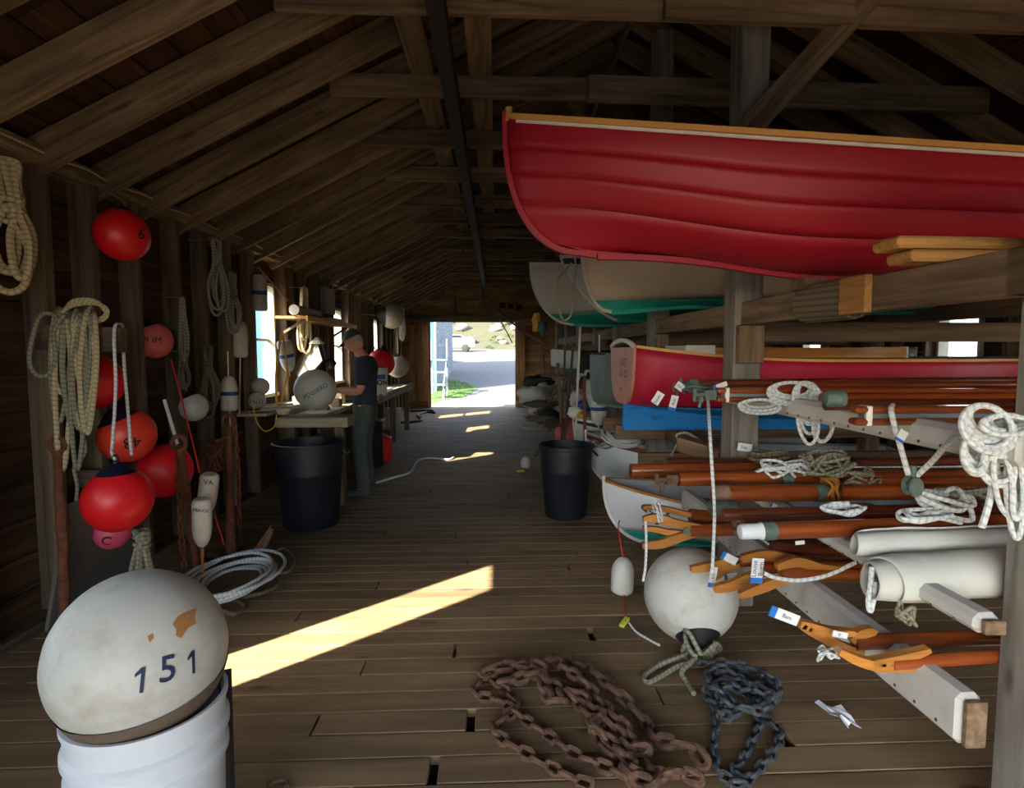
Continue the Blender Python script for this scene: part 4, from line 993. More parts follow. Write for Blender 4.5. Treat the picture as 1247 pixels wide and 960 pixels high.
# ================================================================ MAN
def skinned(name, verts, edges, rad, mat, parent, loc, sub=2, root=0):
    me = bpy.data.meshes.new(name); me.from_pydata([tuple(v) for v in verts], edges, []); me.materials.append(M[mat])
    o = bpy.data.objects.new(name, me); COL.objects.link(o); attach(o, parent, loc)
    md = o.modifiers.new('skin', 'SKIN'); md.use_smooth_shade = True
    for i, v in enumerate(me.skin_vertices[0].data): r = rad[i]; v.radius = r if isinstance(r, tuple) else (r, r); v.use_root = (i == root)
    s = o.modifiers.new('sub', 'SUBSURF'); s.levels = sub; s.render_levels = sub
    dg = bpy.context.evaluated_depsgraph_get(); dg.update(); ev = bpy.data.meshes.new_from_object(o.evaluated_get(dg)); ev.name = name
    o.modifiers.clear(); o.data = ev
    ev.polygons.foreach_set('use_smooth', [True]*len(ev.polygons)); return o
ML = Vector((-1.445, 6.25, 0)); man = thing('person', 'man in dark cap, charcoal T-shirt and grey trousers bent over the workbench', 'person', ML)
V = []; E_ = []; Rr = []
def node(p, r, prev=None):
    V.append(Vector(p)); Rr.append(r); i = len(V)-1
    if prev is not None: E_.append((prev, i))
    return i
pel = node((.02, 0, .95), (.10, .09)); wa = node((.03, 0, 1.10), (.10, .085), pel); ch = node((.05, 0, 1.28), (.12, .095), wa); up_ = node((.04, 0, 1.41), (.09, .07), ch); nk = node((.00, 0, 1.50), .055, up_); hd0 = node((-.05, 0, 1.57), .072, nk)
hands = []
for s in (-1, 1):
    sh = node((.05, s*.17, 1.405), .065, up_); el = node((.045, s*.235, 1.13), .046, sh); fo = node((-.06, s*.19, 1.11), .043, el); wr = node((-.20, s*.10, 1.125), .030, fo); pa = node((-.262, s*.075, 1.125), (.038, .022), wr)
    for k in range(4):
        f1 = node((-.30, s*(.055+.018*k), 1.118+.002*k), .0105, pa); f2 = node((-.328, s*(.05+.018*k), 1.095), .0095, f1); node((-.334, s*(.048+.018*k), 1.068+.004*k), .008, f2)
    th = node((-.262, s*.035, 1.112), .012, pa); node((-.292, s*.018, 1.095), .010, th)
    hp = node((.02, s*.09, .86), .092, pel); kn = node((-.015, s*.10, .48), .062, hp); an = node((.035, s*.10, .10), .042, kn); ft = node((-.03, s*.112, .045), .026, an); node((-.10, s*.114, .035), .018, ft)
skinned('body', V, E_, Rr, 'skin', man, ML, 2)
# head: shaped ellipsoid with brow, nose, chin, looking down to the left
mb = MB(); hc = Vector((-.075, 0, 1.645)); tilt = Matrix.Rotation(RAD(-28), 3, 'Y'); rows = []
for i in range(25):
    th = math.pi*i/24; row = []
    for j in range(33):
        ph = 2*math.pi*j/32; d = Vector((math.sin(th)*math.cos(ph), math.sin(th)*math.sin(ph), math.cos(th)))
        p = Vector((d.x*.098, d.y*.074, d.z*.118))
        if d.z < 0: p.x *= 1+.05*d.z; p.y *= 1+.28*d.z
        fx = max(0, -d.x)
        p.x -= .030*fx**8*math.exp(-((p.z+.012)/.020)**2)*math.exp(-(p.y/.014)**2)      # nose
        p.x -= .006*fx**3*math.exp(-((p.z-.035)/.014)**2)                               # brow
        p.x += .010*fx**3*math.exp(-((p.z-.012)/.012)**2)*math.exp(-((abs(p.y)-.028)/.016)**2)   # eye socket
        p.x -= .010*fx**4*math.exp(-((p.z+.092)/.020)**2)                               # chin
        p.x -= .006*fx**6*math.exp(-((p.z+.052)/.010)**2)*math.exp(-(p.y/.022)**2)      # lips
        row.append(hc + tilt @ p)
    rows.append(row)
mb.grid(rows).build('head', 'skin', man, angle=180)
for s in (-1, 1):
    mb = MB(); c = hc + tilt @ Vector((.008, s*.074, -.005)); mb.lathe([(0, .010), (.014, .012), (.020, .006), (.020, -.004), (0, -.006)], 12, Matrix.Translation(c) @ frame((0, s, .0)) @ Matrix.Diagonal((1, 1.5, 1, 1))); mb.build('ear', 'skin', man)
    c = hc + tilt @ Vector((-.084, s*.028, .012)); MB().lathe([(0, -.009), (.007, -.006), (.0095, 0), (.007, .006), (0, .009)], 10, Matrix.Translation(c)).build('eye', 'white_trim', man)
    c = hc + tilt @ Vector((-.0925, s*.028, .010)); MB().lathe([(0, -.0035), (.0035, 0), (0, .0035)], 8, Matrix.Translation(c)).build('pupil', 'ink', man)
    MB().tube(catmull([hc + tilt @ Vector((-.092, s*(.012+.014*k), .036+.004*(k == 1))) for k in range(3)], 3), .004, 5).build('eyebrow', 'hair', man)
MB().tube([hc + tilt @ Vector((-.097, y, -.053)) for y in (-.020, 0, .020)], .0028, 5).build('mouth', 'maroon', man)
def shell_head(r, zmin, xmax, grow, name, mat, cond):
    rows = []
    for i in range(19):
        th = math.pi*i/18*.62; row = []
        for j in range(33):
            ph = 2*math.pi*j/32; d = Vector((math.sin(th)*math.cos(ph), math.sin(th)*math.sin(ph), math.cos(th))); p = Vector((d.x*.098, d.y*.074, d.z*.118))*grow
            if cond: p.z = max(p.z, cond(p))
            row.append(hc+tilt @ p)
        rows.append(row)
    return MB().grid(rows).build(name, mat, man, angle=180)
shell_head(0, 0, 0, 1.045, 'hair', 'hair', lambda p: .045 if p.x < -.02 else -.04)
shell_head(0, 0, 0, 1.12, 'cap', 'cap', lambda p: .040-.10*p.x*.3)
mb = MB(); rows = [[hc + tilt @ Vector((-.100*(1-a*0)-.075*a*math.cos(b*.9), .080*math.sin(b), .048-.022*a-.012*math.sin(b)**2)) for b in [RAD(x) for x in range(-75, 76, 15)]] for a in (0, .33, .66, 1)]
o = mb.grid(rows).build('cap_peak', 'cap', man, angle=180); md = o.modifiers.new('th', 'SOLIDIFY'); md.thickness = .005
# T-shirt
V = []; E_ = []; Rr = []
z_ = node((.025, 0, .90), (.150, .135)); a = node((.027, 0, 1.0), (.160, .140), z_); b = node((.035, 0, 1.12), (.155, .132), a); c = node((.052, 0, 1.27), (.178, .145), b); d = node((.045, 0, 1.40), (.155, .125), c); node((.022, 0, 1.485), (.085, .072), d)
for s in (-1, 1):
    e = node((.052, s*.175, 1.395), .096, d); f = node((.05, s*.212, 1.28), .080, e); node((.048, s*.23, 1.165), .076, f)
skinned('t_shirt', V, E_, Rr, 'shirt', man, ML, 2)
V = []; E_ = []; Rr = []
a = node((.025, 0, 1.06), (.135, .115)); b = node((.025, 0, .93), (.152, .13), a)
for s in (-1, 1):
    e = node((.02, s*.088, .82), .108, b); f = node((-.012, s*.10, .48), .088, e); g = node((.02, s*.10, .25), .080, f); node((.028, s*.10, .055), .082, g)
skinned('trousers', V, E_, Rr, 'trousers', man, ML, 2)
mb = MB(); mb.lathe([(.120, -.018), (.122, 0), (.120, .018)], 28, Matrix.Translation(ML*0+Vector((.025, 0, 1.0))) @ Matrix.Diagonal((1, .86, 1, 1)))
for v in range(len(mb.v)): mb.v[v] += ML
mb.build('belt', 'leather', man)
for s in (-1, 1):
    mb = MB(); rows = []
    for i in range(9):
        x = .085-.29*i/8; w_ = .052*(1-.25*abs(i/8-.45)*2); h = .095-.045*min(1, i/5) if i < 8 else .02
        rows.append([ML+Vector((x, s*.112+w_*math.cos(q), max(0.004, h*math.sin(q)+.004))) for q in [math.pi*j/8 for j in range(9)]])
    mb.grid(rows).build('shoe', 'shoe', man, angle=180)
# shift body meshes built in man-local coordinates
for ch in man.children:
    if ch.name.split('.')[0] in ('head', 'ear', 'eye', 'pupil', 'eyebrow', 'mouth', 'hair', 'cap', 'cap_peak'): ch.location = ch.location + ML
    
# ================================================================ WALL BRACKET, ROPES
t = thing('rope_bracket', 'grey timber arm jutting from the left wall with ropes over it', 'bracket', (-2.5, 3.2, 1.6))
pa = PY(48, 410, 3.2); pbk = PY(151, 416, 3.2); beam('arm', (pa.x, 3.2, 1.615), (pbk.x, 3.2, 1.60), .07, .135, 'stud', t)
def bloop(name, label, px, Y, xs, r, mat):
    return rope_thing(name, label, [PY(x, y, Y+dy) for x, y, dy in xs], r, mat)
bloop('rope', 'grey rope bight looping widest left off the wall bracket', 0, 3.1, [(80, 398, .1), (66, 384, 0), (50, 384, 0), (40, 410, 0), (36, 440, 0), (45, 457, 0), (60, 455, 0), (68, 435, 0), (66, 405, 0), (78, 385, 0), (90, 392, .12)], .011, 'rope_grey')
t = thing('rope_hank', 'fat bundle of grey and beige ropes hanging over the wall bracket', 'rope', (-2.3, 3.15, 1.6)); rr = random.Random(12)
for k in range(10):
    x0 = 72+k*4.2; l = rr.uniform(70, 175); w_ = rr.uniform(6, 15); x1 = x0+rr.uniform(-8, 6)
    pts = [PY(x, y, Y) for x, y, Y in ((x0, 380+rr.uniform(-6, 2), 3.2), (x0-w_*.6, 392, 3.12), (x1-w_, 385+l*.5, 3.11), (x1-w_*.5, 385+l, 3.12), (x1+w_*.2, 388+l, 3.13), (x1+w_, 385+l*.45, 3.13), (x0+w_*.6, 392, 3.12), (x0+4, 380, 3.22))]
    MB().tube(catmull(pts, 5), rr.choice((.011, .012, .013)), 7).build('rope_loop', ('rope_grey', 'rope_beige')[k % 2], t)
m2 = MB()
for k in range(5): m2.tube(catmull([PY(x, y, 3.16) for x, y in ((70+k*2, 384-k), (90, 372-k*1.5), (115, 370-k), (130-k, 376), (128, 388-k), (112, 392), (100, 386))], 4), .010, 6)
m2.build('rope_knot', 'rope_beige', t)
rope_thing('rope', 'longest grey rope tail trailing below the wall bracket', [PY(x, y, 3.15) for x, y in ((92, 480), (98, 520), (104, 545), (98, 562), (90, 570), (94, 590), (93, 610))], .009, 'rope_grey')
# line holding the front buoy
c, r = FRONT; tp = Vector((c.x, c.y-.0, c.z+r*1.13))
rope_thing('buoy_line', 'white line over the bracket down to the large red ball buoy', [tp, tp+Vector((-.02, .0, .05)), PY(137, 540, 3.09), PY(141, 470, 3.11), PY(139, 420, 3.12), PY(140, 398, 3.14), PY(145, 395, 3.2), PY(150, 400, 3.26), PY(151, 440, 3.27), PY(155, 490, 3.24), PY(160, 555, 3.2)], .008, 'rope_white')
# wall hanks
hank('rope_hank', 'heavy beige rope hank at the far left wall edge', PY(10, 196, 3.02), .68, .20, 5, .017, 'rope_beige', 4, (.6, -.8, 0), wrap=.42)
hank('rope_hank', 'dark twisted hank hanging from the plate between studs', PY(263, 292, 4.85), .62, .14, 4, .012, 'rope_grey', 5, (.7, -.7, 0), wrap=.33)
hank('rope_hank', 'grey hank tied mid-length left of the first window', PY(283, 332, 5.2), .55, .13, 4, .012, 'rope_grey', 6, (.7, -.7, 0), wrap=.4)
hank('rope_hank', 'beige hank hanging between first window and shelf', PY(371, 350, 7.1), .80, .22, 5, .014, 'rope_beige', 7, (.9, -.5, 0), wrap=.0)
hank('rope_hank', 'pale frayed hank lit by sun beside the far door', PY(490, 376, 10.9), .60, .16, 5, .014, 'rope_white', 8, (.6, -.8, 0), wrap=.0)
hank('rope_hank', 'thin dark hank on the studs above the salmon buoy', PY(222, 362, 4.5), .55, .08, 3, .008, 'rope_grey', 9, (.7, -.7, 0), wrap=.0)
hank('rope_hank', 'tangled old hank behind the blue-banded pot buoy', PY(253, 422, 4.9), .62, .14, 5, .010, 'rope_dark', 10, (.7, -.7, 0), wrap=.35)
hank('rope_hank', 'small dark hank above the plain white ball buoy', PY(224, 428, 4.5), .30, .10, 3, .008, 'rope_dark', 11, (.7, -.7, 0), wrap=.3)
hank('rope_hank', 'pale rope bundle hanging below the largest red buoy', PY(172, 648, 3.1), .55, .15, 5, .012, 'rope_grey', 13, (.3, -1, 0), wrap=.12)
tag(beam('grey_panel', (-2.45, 3.5, .02), (-2.30, 3.5, .72), .75, .02, 'grey_panel', None, up=(1, 0, 0)), 'grey board leaning on the wall under the red buoys', 'board')
tag(beam('brace_plank', PY(55, 583, 3.55), PY(128, 583, 3.65), .03, .11, 'stud', None), 'short horizontal plank on the studs behind the rusty bar', 'plank')
# rusty things
def rusty_bar(label, p0, p1, r, name='rusty_bar', knob=True):
    t = thing(name, label, 'iron bar', p1); rr = random.Random(len(label)); p0, p1 = Vector(p0), Vector(p1)
    pts = [p0.lerp(p1, i/10)+Vector((rr.uniform(-1, 1), rr.uniform(-1, 1), 0))*r*.25 for i in range(11)]
    MB().tube(pts, [r*rr.uniform(.8, 1.15) for _ in pts], 9).build('shank', 'rust', t)
    if knob: MB().tube([p0+Vector((math.cos(a)*r*1.6, 0, math.sin(a)*r*1.6+r)) for a in [i*math.pi/6 for i in range(12)]], r*.5, 6, closed=True).build('ring', 'rust', t)
    return t
p = PY(70, 548, 3.12); rusty_bar('flaking rusty iron bar standing at the left of the hanging buoys', p, (p.x+.04, 3.05, .0), .026)
p = PY(218, 545, 3.75); rusty_bar('dark rusty anchor shank beside the worn cream pot buoy', p, PZ(232, 706, 0)*1.0+Vector((0, .1, 0)), .028)
t = thing('anchor', 'old rusty anchor standing against the left wall before the first window', 'anchor', PZ(278, 690, 0))
p0 = PY(279, 520, 4.55); p1 = PZ(281, 680, 0.04)
MB().tube([p0, p1], [.022, .036], 9).build('shank', 'rust', t)
MB().tube(catmull([p1+Vector((-.30, .0, .22)), p1+Vector((-.20, 0, .05)), p1, p1+Vector((.20, 0, .05)), p1+Vector((.30, 0, .22))], 5), [.012]+[.028]*18+[.022, .012], 9).build('arms', 'rust_dark', t)
for s in (-1, 1): mb = MB(); mb.add([p1+Vector((s*.30, 0, .25)), p1+Vector((s*.20, -.07, .09)), p1+Vector((s*.27, 0, .10)), p1+Vector((s*.20, .07, .09))], [(0, 1, 2), (0, 2, 3), (0, 3, 1), (1, 3, 2)]); mb.build('fluke', 'rust', t, smooth=False)
MB().tube([p0+Vector((0, -.2, -.08)), p0+Vector((0, .2, -.08))], .014, 8).build('stock', 'rust', t)
MB().tube([p0+Vector((math.cos(a)*.05, 0, math.sin(a)*.05+.04)) for a in [i*math.pi/6 for i in range(12)]], .010, 6, closed=True).build('ring', 'rust', t)
o = tangle('rusty_wire_clump', 'clump of rusty chain scrap hung by the anchor head', PY(262, 556, 4.6), (.08, .06, .10), 40, .011, 'rust', 3, 'scrap'); 
# ================================================================ CHAINS
_lk = {}
def link_mesh(Lk, W, r, mat):
    key = (round(Lk, 4), mat)
    if key not in _lk:
        pts = []; a = (Lk-W)/2; R_ = W/2-r
        for i in range(7): q = -math.pi/2+math.pi*i/6; pts.append((a+R_*math.cos(q), R_*math.sin(q), 0))
        for i in range(7): q = math.pi/2+math.pi*i/6; pts.append((-a+R_*math.cos(q), R_*math.sin(q), 0))
        o = MB().tube(pts, r, 6, closed=True).build('link', mat, None, origin=(0, 0, 0)); _lk[key] = o.data; bpy.data.objects.remove(o)
    return _lk[key]
def chain(label, pts, Lk, W, r, mat, name='chain', seed=1, vertical=False, up=(0, 0, 1)):
    pts = catmull(pts, 10); t = thing(name, label, 'chain', pts[-1]); rr = random.Random(seed)
    me = link_mesh(Lk, W, r, mat); step = Lk-2*r*1.05; acc = 0; pos = [pts[0]]; i = 0; last = pts[0]
    for a, b in zip(pts[:-1], pts[1:]):
        seg = (b-a).length; 
        while acc+seg >= step*len(pos) and seg > 0:
            f = (step*len(pos)-acc)/seg; pos.append(a.lerp(b, f))
        acc += seg
    for k in range(len(pos)-1):
        a, b = pos[k], pos[k+1]; x = (b-a).normalized(); u = Vector(up); y = u.cross(x)
        if y.length < .05: y = Vector((0, 1, 0)).cross(x)
        y.normalize(); z = x.cross(y); roll = (RAD(38) if k % 2 else RAD(-48))+rr.uniform(-.25, .25)
        m = Matrix((x, y, z)).transposed() @ Matrix.Rotation(roll, 3, 'X')
        o = bpy.data.objects.new('link', me); COL.objects.link(o); o.parent = t; o.location = (a+b)/2-WO[t]; o.rotation_euler = m.to_euler(); WO[o] = (a+b)/2
    return t
chain('rusty chain hanging straight down beside the anchor', [PY(285, 512, 4.5), PY(290, 560, 4.5), PY(291, 620, 4.45), PY(294, 690, 4.4)], .055, .038, .0065, 'rust', vertical=True)
chain('rusty chain hanging under the shadowed red buoy', [PY(217, 560, 3.7), PY(219, 610, 3.7), PY(221, 655, 3.7), PY(226, 700, 3.7)], .066, .044, .0075, 'rust')
def FZ(x, y, z=.025): return PZ(x, y, z)
# big rusty chain heap in the foreground, traced along the floor
path = [(862, 812), (885, 806), (915, 815), (940, 826), (950, 838), (940, 850), (920, 840), (900, 826), (880, 812), (862, 822), (870, 838), (888, 850), (905, 862), (925, 866), (940, 858), (930, 836), (905, 842), (885, 835), (875, 848), (890, 858)]
chain('second layer of grey galvanised chain heaped on the first', [FZ(x, y, .06+.05*abs(math.sin(i*1.4))) for i, (x, y) in enumerate(path)], .068, .048, .0092, 'galv', seed=11)
path = [(668, 800), (690, 815), (712, 832), (730, 852), (748, 872), (765, 890), (778, 905), (790, 915), (770, 912), (755, 895), (740, 878), (722, 862), (705, 846), (690, 838), (700, 852), (718, 872), (728, 890), (745, 905), (765, 925), (778, 940), (800, 945), (828, 940), (850, 950), (870, 955)]
chain('rusty chain running diagonally beside the heaviest one', [FZ(x, y, .03+.03*abs(math.sin(i*1.1))) for i, (x, y) in enumerate(path)], .092, .060, .0120, 'rust_dark', seed=12)
path = [(722, 958), (690, 945), (655, 925), (618, 905), (602, 890), (607, 878), (625, 868), (628, 852), (612, 840), (596, 828), (582, 832), (578, 846), (594, 850), (612, 856), (632, 872), (655, 888), (676, 902), (692, 915), (712, 925), (740, 935), (765, 950), (790, 955)]
chain('long grey-brown anchor chain looping across the foreground floor', [FZ(x, y, .018) for x, y in path], .086, .056, .0105, 'rust_dark', seed=2)
path = [(790, 930), (800, 955), (775, 950), (752, 925), (732, 905), (722, 885), (735, 878), (722, 862), (700, 845), (680, 838), (668, 822), (650, 808), (668, 805), (688, 806), (712, 812), (735, 828), (757, 848), (775, 868), (790, 885), (797, 900), (820, 905), (838, 905), (850, 920), (862, 935)]
chain('heaviest rusty chain doubled through the foreground heap', [FZ(x, y, .035+.02*math.sin(i*1.3)) for i, (x, y) in enumerate(path)], .104, .068, .0140, 'rust_dark', seed=3)
path = [(640, 812), (618, 816), (600, 818), (584, 822), (600, 812), (625, 812), (650, 818), (664, 828), (676, 836), (688, 850), (680, 856), (664, 848), (662, 834), (658, 820), (645, 822), (628, 828), (605, 832)]
chain('short rusty chain bunched at the back left of the heap', [FZ(x, y, .045) for x, y in path], .100, .066, .0135, 'rust_dark', seed=4)
# grey galvanised chain with neck of the big buoy
rr = random.Random(17)
path = [(838, 802), (858, 806), (880, 815), (905, 820), (930, 828), (948, 842), (935, 855), (915, 848), (895, 838), (872, 830), (858, 842), (870, 856), (892, 862), (915, 858), (928, 846), (910, 835), (885, 828), (868, 820), (880, 845), (900, 868), (882, 872), (870, 850)]
chain('dark grey galvanised chain piled beside the big floor buoy', [FZ(x, y, .03+.05*abs(math.sin(i*.9))) for i, (x, y) in enumerate(path)], .068, .048, .0092, 'galv', seed=5)
path = [(868, 858), (872, 880), (870, 905), (872, 930), (880, 945), (905, 955), (925, 935), (945, 912), (950, 895), (938, 878), (920, 868), (925, 885), (915, 905), (905, 925), (890, 940), (905, 950), (890, 958)]
chain('grey chain looping from the galvanised pile to the bottom edge', [FZ(x, y, .02) for x, y in path], .066, .046, .0088, 'galv', seed=6)
# ropes at the floor-buoy neck
c, r = FB; ax = Vector((-.06, -.72, -.70)).normalized(); nk = c+ax*r*1.2; nk.z = max(nk.z, .05)
tangle('rope', 'grey rope knotted round the black neck of the big floor buoy', nk+Vector((0, -.03, .05)), (.10, .08, .06), 22, .011, 'rope_grey', 5, zmin=.0)
rope_thing('rope', 'grey rope bight spread left of the big floor buoy neck', [nk, FZ(815, 805, .03), FZ(800, 812, .012), FZ(784, 824, .012), FZ(790, 831, .012), FZ(808, 822, .015), FZ(825, 812, .03), FZ(842, 808, .05)], .012, 'rope_grey')
rope_thing('rope', 'short grey rope end falling right of the big floor buoy neck', [nk+Vector((.05, -.02, .03)), FZ(832, 815, .04), FZ(836, 830, .012), FZ(845, 845, .012)], .012, 'rope_grey')
# coils on the floor at the left wall
tag(MB().tube(catmull(coil_pts(PZ(282, 712, .03), .20, 7, rx=1.5, jit=.22, seed=3, rise=.012), 2), .011, 7).build('rope_coil', 'rope_white', None), 'pale rope coil on the floor under the anchor', 'rope')
tag(MB().tube(catmull([PZ(x, y, .012) for x, y in ((300, 690), (320, 678), (345, 668), (359, 680), (350, 697), (330, 695), (318, 684))], 5), .009, 7).build('rope', 'rope_grey', None), 'loose rope bight curling out from the coil by the anchor', 'rope')
tag(MB().tube(catmull([PZ(x, y, .012) for x, y in ((270, 720), (300, 708), (328, 704), (338, 712), (320, 722), (290, 730), (298, 738), (285, 748), (268, 742))], 5), .013, 7).build('rope', 'rope_dark', None), 'dark rope on the floor right behind the numbered buoy', 'rope')
rope_thing('rope', 'pale rope wandering across the aisle floor beyond the left bin', [PZ(x, y, .012) for x, y in ((458, 588), (478, 582), (500, 575), (508, 562), (522, 558), (545, 560), (553, 557))], .014, 'rope_white')
rope_thing('hose', 'black hose snaking over the floor near the far door', [PZ(x, y, .02) for x, y in ((478, 515), (505, 514), (514, 511), (508, 506), (520, 502), (529, 503), (524, 500), (500, 501))], .03, 'black_rubber', 'hose')
# scrap paper
mb = MB(); c = PZ(1018, 876, .015); rr = random.Random(2); vs = []
rows = [[c+Vector((.045*(i-2)*.6*(1-.15*j)+.008*j, .034*(2-j)+.02*math.sin(i), .004+rr.uniform(0, .028))) for i in range(5)] for j in range(5)]
o = mb.grid(rows).build('paper_scrap', 'paper', None, smooth=False); md = o.modifiers.new('t', 'SOLIDIFY'); md.thickness = .001; tag(o, 'crumpled scrap of white paper on the floorboards right foreground', 'paper')
o = tag(MB().tube(catmull([PZ(x, y, .012) for x, y in ((325, 958), (335, 952), (347, 951), (350, 957), (342, 962))], 4), .007, 6).build('hook', 'rust_dark', None), 'small dark hook on the floor at the bottom edge', 'hook')
# ================================================================ SPARS, OARS, SAILS ON THE RACK
for z, h in ((1.285, .085), (.775, .06), (.48, .155)): beam('bearer', (3.25, 1.2, z), (3.25, 4.2, z), .07, h, 'rail', rack)
def spar(label, a, b, r, mat='varnish', X1=None, group=None, name='spar', taper=.8):
    """round spar from pixel/depth a to b, prolonged to X1"""
    p0, p1 = PY(*a), PY(*b)
    if X1: d = (p1-p0); p1 = p0 + d*((X1-p0.x)/d.x)
    t = thing(name, label, 'spar', p0); n = 12
    MB().tube([p0.lerp(p1, i/n) for i in range(n+1)], [r*(1-(1-taper)*(i/n)**2) for i in range(n+1)], 14).build('shaft', mat, t); return t, p0, p1
def boom(label, a, b, w, h, X1=None):
    p0, p1 = PY(*a), PY(*b)
    if X1: d = (p1-p0); p1 = p0 + d*((X1-p0.x)/d.x)
    t = thing('boom', label, 'spar', p0); g = h*.30
    beam('upper_half', p0+Vector((0, 0, h*.5-g*.6)), p1+Vector((0, 0, h*.5-g*.6)), w, h*.36, 'varnish', t, bev=.008)
    beam('lower_half', p0-Vector((0, 0, h*.5-g*.6)), p1-Vector((0, 0, h*.5-g*.6)), w, h*.36, 'varnish', t, bev=.008)
    beam('sail_track', p0+Vector((.03, 0, 0)), p1, w*.8, h*.30, 'steel', t)
    beam('end_band', p0+Vector((.035, 0, 0)), p0+Vector((.055, 0, 0)), w*1.04, h*1.03, 'white_trim', t)
    return t, p0, p1
def fitting(name, p, mat='bronze', s=1.0, parent=None):
    p = Vector(p); mb = MB(); mb.tube([p+Vector((-.10*s, 0, .0)), p], .012*s, 8); mb.tube([p+Vector((-.10*s, 0, -.03*s)), p+Vector((-.10*s, 0, .03*s))], .010*s, 8); mb.box(p+Vector((-.03*s, 0, 0)), (.05*s, .03*s, .045*s)); mb.tube([p+Vector((-.07*s, .0, -.015)), p+Vector((-.08*s, 0, -.06*s))], .008*s, 6)
    return mb.build(name, mat, parent)
def band(t, p0, p1, f, r, w, mat, name='band'):
    d = (p1-p0); c = p0+d*f; u = d.normalized(); MB().lathe([(r*.9, -w/2), (r, -w/2), (r, w/2), (r*.9, w/2)], 16, Matrix.Translation(c) @ frame(u)).build(name, mat, t)
G1 = 'spars on the upper padded rail'; X2 = 4.1
# upper tier
t, a, b = spar('thin dark spar at the back of the upper rail with bronze end fittings', (850, 467, 3.26), (1247, 463, 3.26), .022, 'varnish_dark', X2); fitting('gooseneck', a, parent=t); fitting('gooseneck', a+Vector((-.07, -.03, -.02)), s=.8, parent=t)
t, a, b = boom('short-ended grooved varnished boom under the first rope coil', (872, 481, 2.64), (1247, 482, 2.64), .055, .066, 3.6); fitting('outhaul', a+Vector((.0, 0, .0)), parent=t)
t, a, b = boom('nearest grooved varnished boom on the upper rail', (1037, 506, 1.785), (1247, 505, 1.785), .05, .062, 3.2)
MB().lathe([(.028, 0), (.028, .05), (.02, .06), (0, .06)], 12, Matrix.Translation(a+Vector((.0, .05, .05))) @ frame((-1, 0, 0))).build('mast_collar', 'bronze', t)
for i, (lab, x, y, Y, r, m) in enumerate((('reddish-brown spar second from back on the upper rail', 940, 470, 3.10, .022, 'varnish'), ('dark spar just behind the nearest boom', 1005, 493, 2.10, .022, 'varnish_dark'), ('glossy brown spar third behind the nearest boom, upper tier', 1000, 485, 2.38, .022, 'varnish'), ('dull brown spar in the middle of the upper tier', 985, 476, 2.84, .022, 'varnish_dark'))):
    t, a, b = spar(lab, (x, y, Y), (1247, y-1, Y), r, m, X2)
# second tier (middle rail)
t, a, b = spar('thickest varnished mast of the middle tier with chafed leather tip', (868, 601, 2.66), (1010, 600, 2.66), .040, 'varnish', 4.0); band(t, a, b, .012, .0415, .07, 'leather', 'leather_tip'); band(t, a, b, .20, .0412, .04, 'varnish_dark')
for k in range(3):
    c = PY(1004+k*5, 596, 2.66); mb = MB(); mb.tube([c+Vector((.012*math.sin(3*q+k), .052*math.cos(q), .052*math.sin(q))) for q in [i*math.pi/10 for i in range(20)]], .007, 6, closed=True); mb.build('mast_hoop', 'varnish_light', t)
band(t, a, PY(1010, 600, 2.66), .91, .045, .05, 'bronze', 'bronze_collar')
t, a, b = spar('red-brown mast behind the thickest one with blackened end', (826, 584, 2.84), (1000, 582, 2.84), .036, 'varnish', 3.9); fitting('heel_fitting', a, 'rust_dark', 1.1, t); band(t, a, PY(960, 582, 2.84), .97, .040, .06, 'bronze', 'bronze_collar')
t, a, b = spar('orange-brown flat-ended mast third back in the middle tier', (768, 573, 3.02), (1000, 572, 3.02), .036, 'varnish', 3.9)
t, a, b = spar('dark slim mast at the back of the middle tier', (812, 562, 3.20), (1000, 562, 3.20), .022, 'varnish_dark', 3.9)
t, a, b = spar('dark spar lying highest behind rope tangle', (1045, 566, 3.0), (1247, 558, 3.0), .030, 'varnish_dark', 3.9)
t, a, b = spar('deep red spar crossing behind the hanging block', (1040, 590, 2.75), (1247, 588, 2.75), .038, 'varnish', 3.9)
t, a, b = spar('slender dark spar with white line above hanging block', (1040, 577, 2.9), (1247, 574, 2.9), .022, 'varnish_dark', 3.9)
for y0, Y, lab in ((568, 2.95, 'upper thin white line stretched along the dark spars'), (580, 2.82, 'lower thin white line stretched along the dark spars')):
    a_, b_ = PY(1040, y0+1, Y-.05), PY(1247, y0-1, Y-.05); rope_thing('line', lab, [a_, (a_+b_)/2-Vector((0, 0, .003)), b_], .004, 'rope_white', n=2)
t, a, b = spar('nearest varnished mast with white plastic cap', (926, 647, 2.10), (1110, 641, 2.10), .033, 'varnish', 3.7); 
MB().lathe([(.0, -.085), (.026, -.08), (.030, -.07), (.030, -.005), (.034, 0), (.034, .004), (.0, .004)], 18, Matrix.Translation(a) @ frame((b-a))).build('plastic_cap', 'white_plastic', t); band(t, a, PY(1110, 641, 2.10), .05, .0355, .05, 'bronze', 'end_ferrule')
t, a, b = spar('shadowed spar between thickest mast and the capped mast', (880, 627, 2.34), (1110, 622, 2.34), .026, 'varnish_dark', 3.7)
t, a, b = spar('second shadowed spar under the thickest mast', (905, 636, 2.24), (1110, 631, 2.24), .022, 'varnish_dark', 3.7)
MB().lathe([(.035, -.06), (.036, .06), (.02, .065)], 16, Matrix.Translation(PY(880, 619, 2.62)) @ frame((1, 0, 0))).build('sleeve', 'bronze', t)
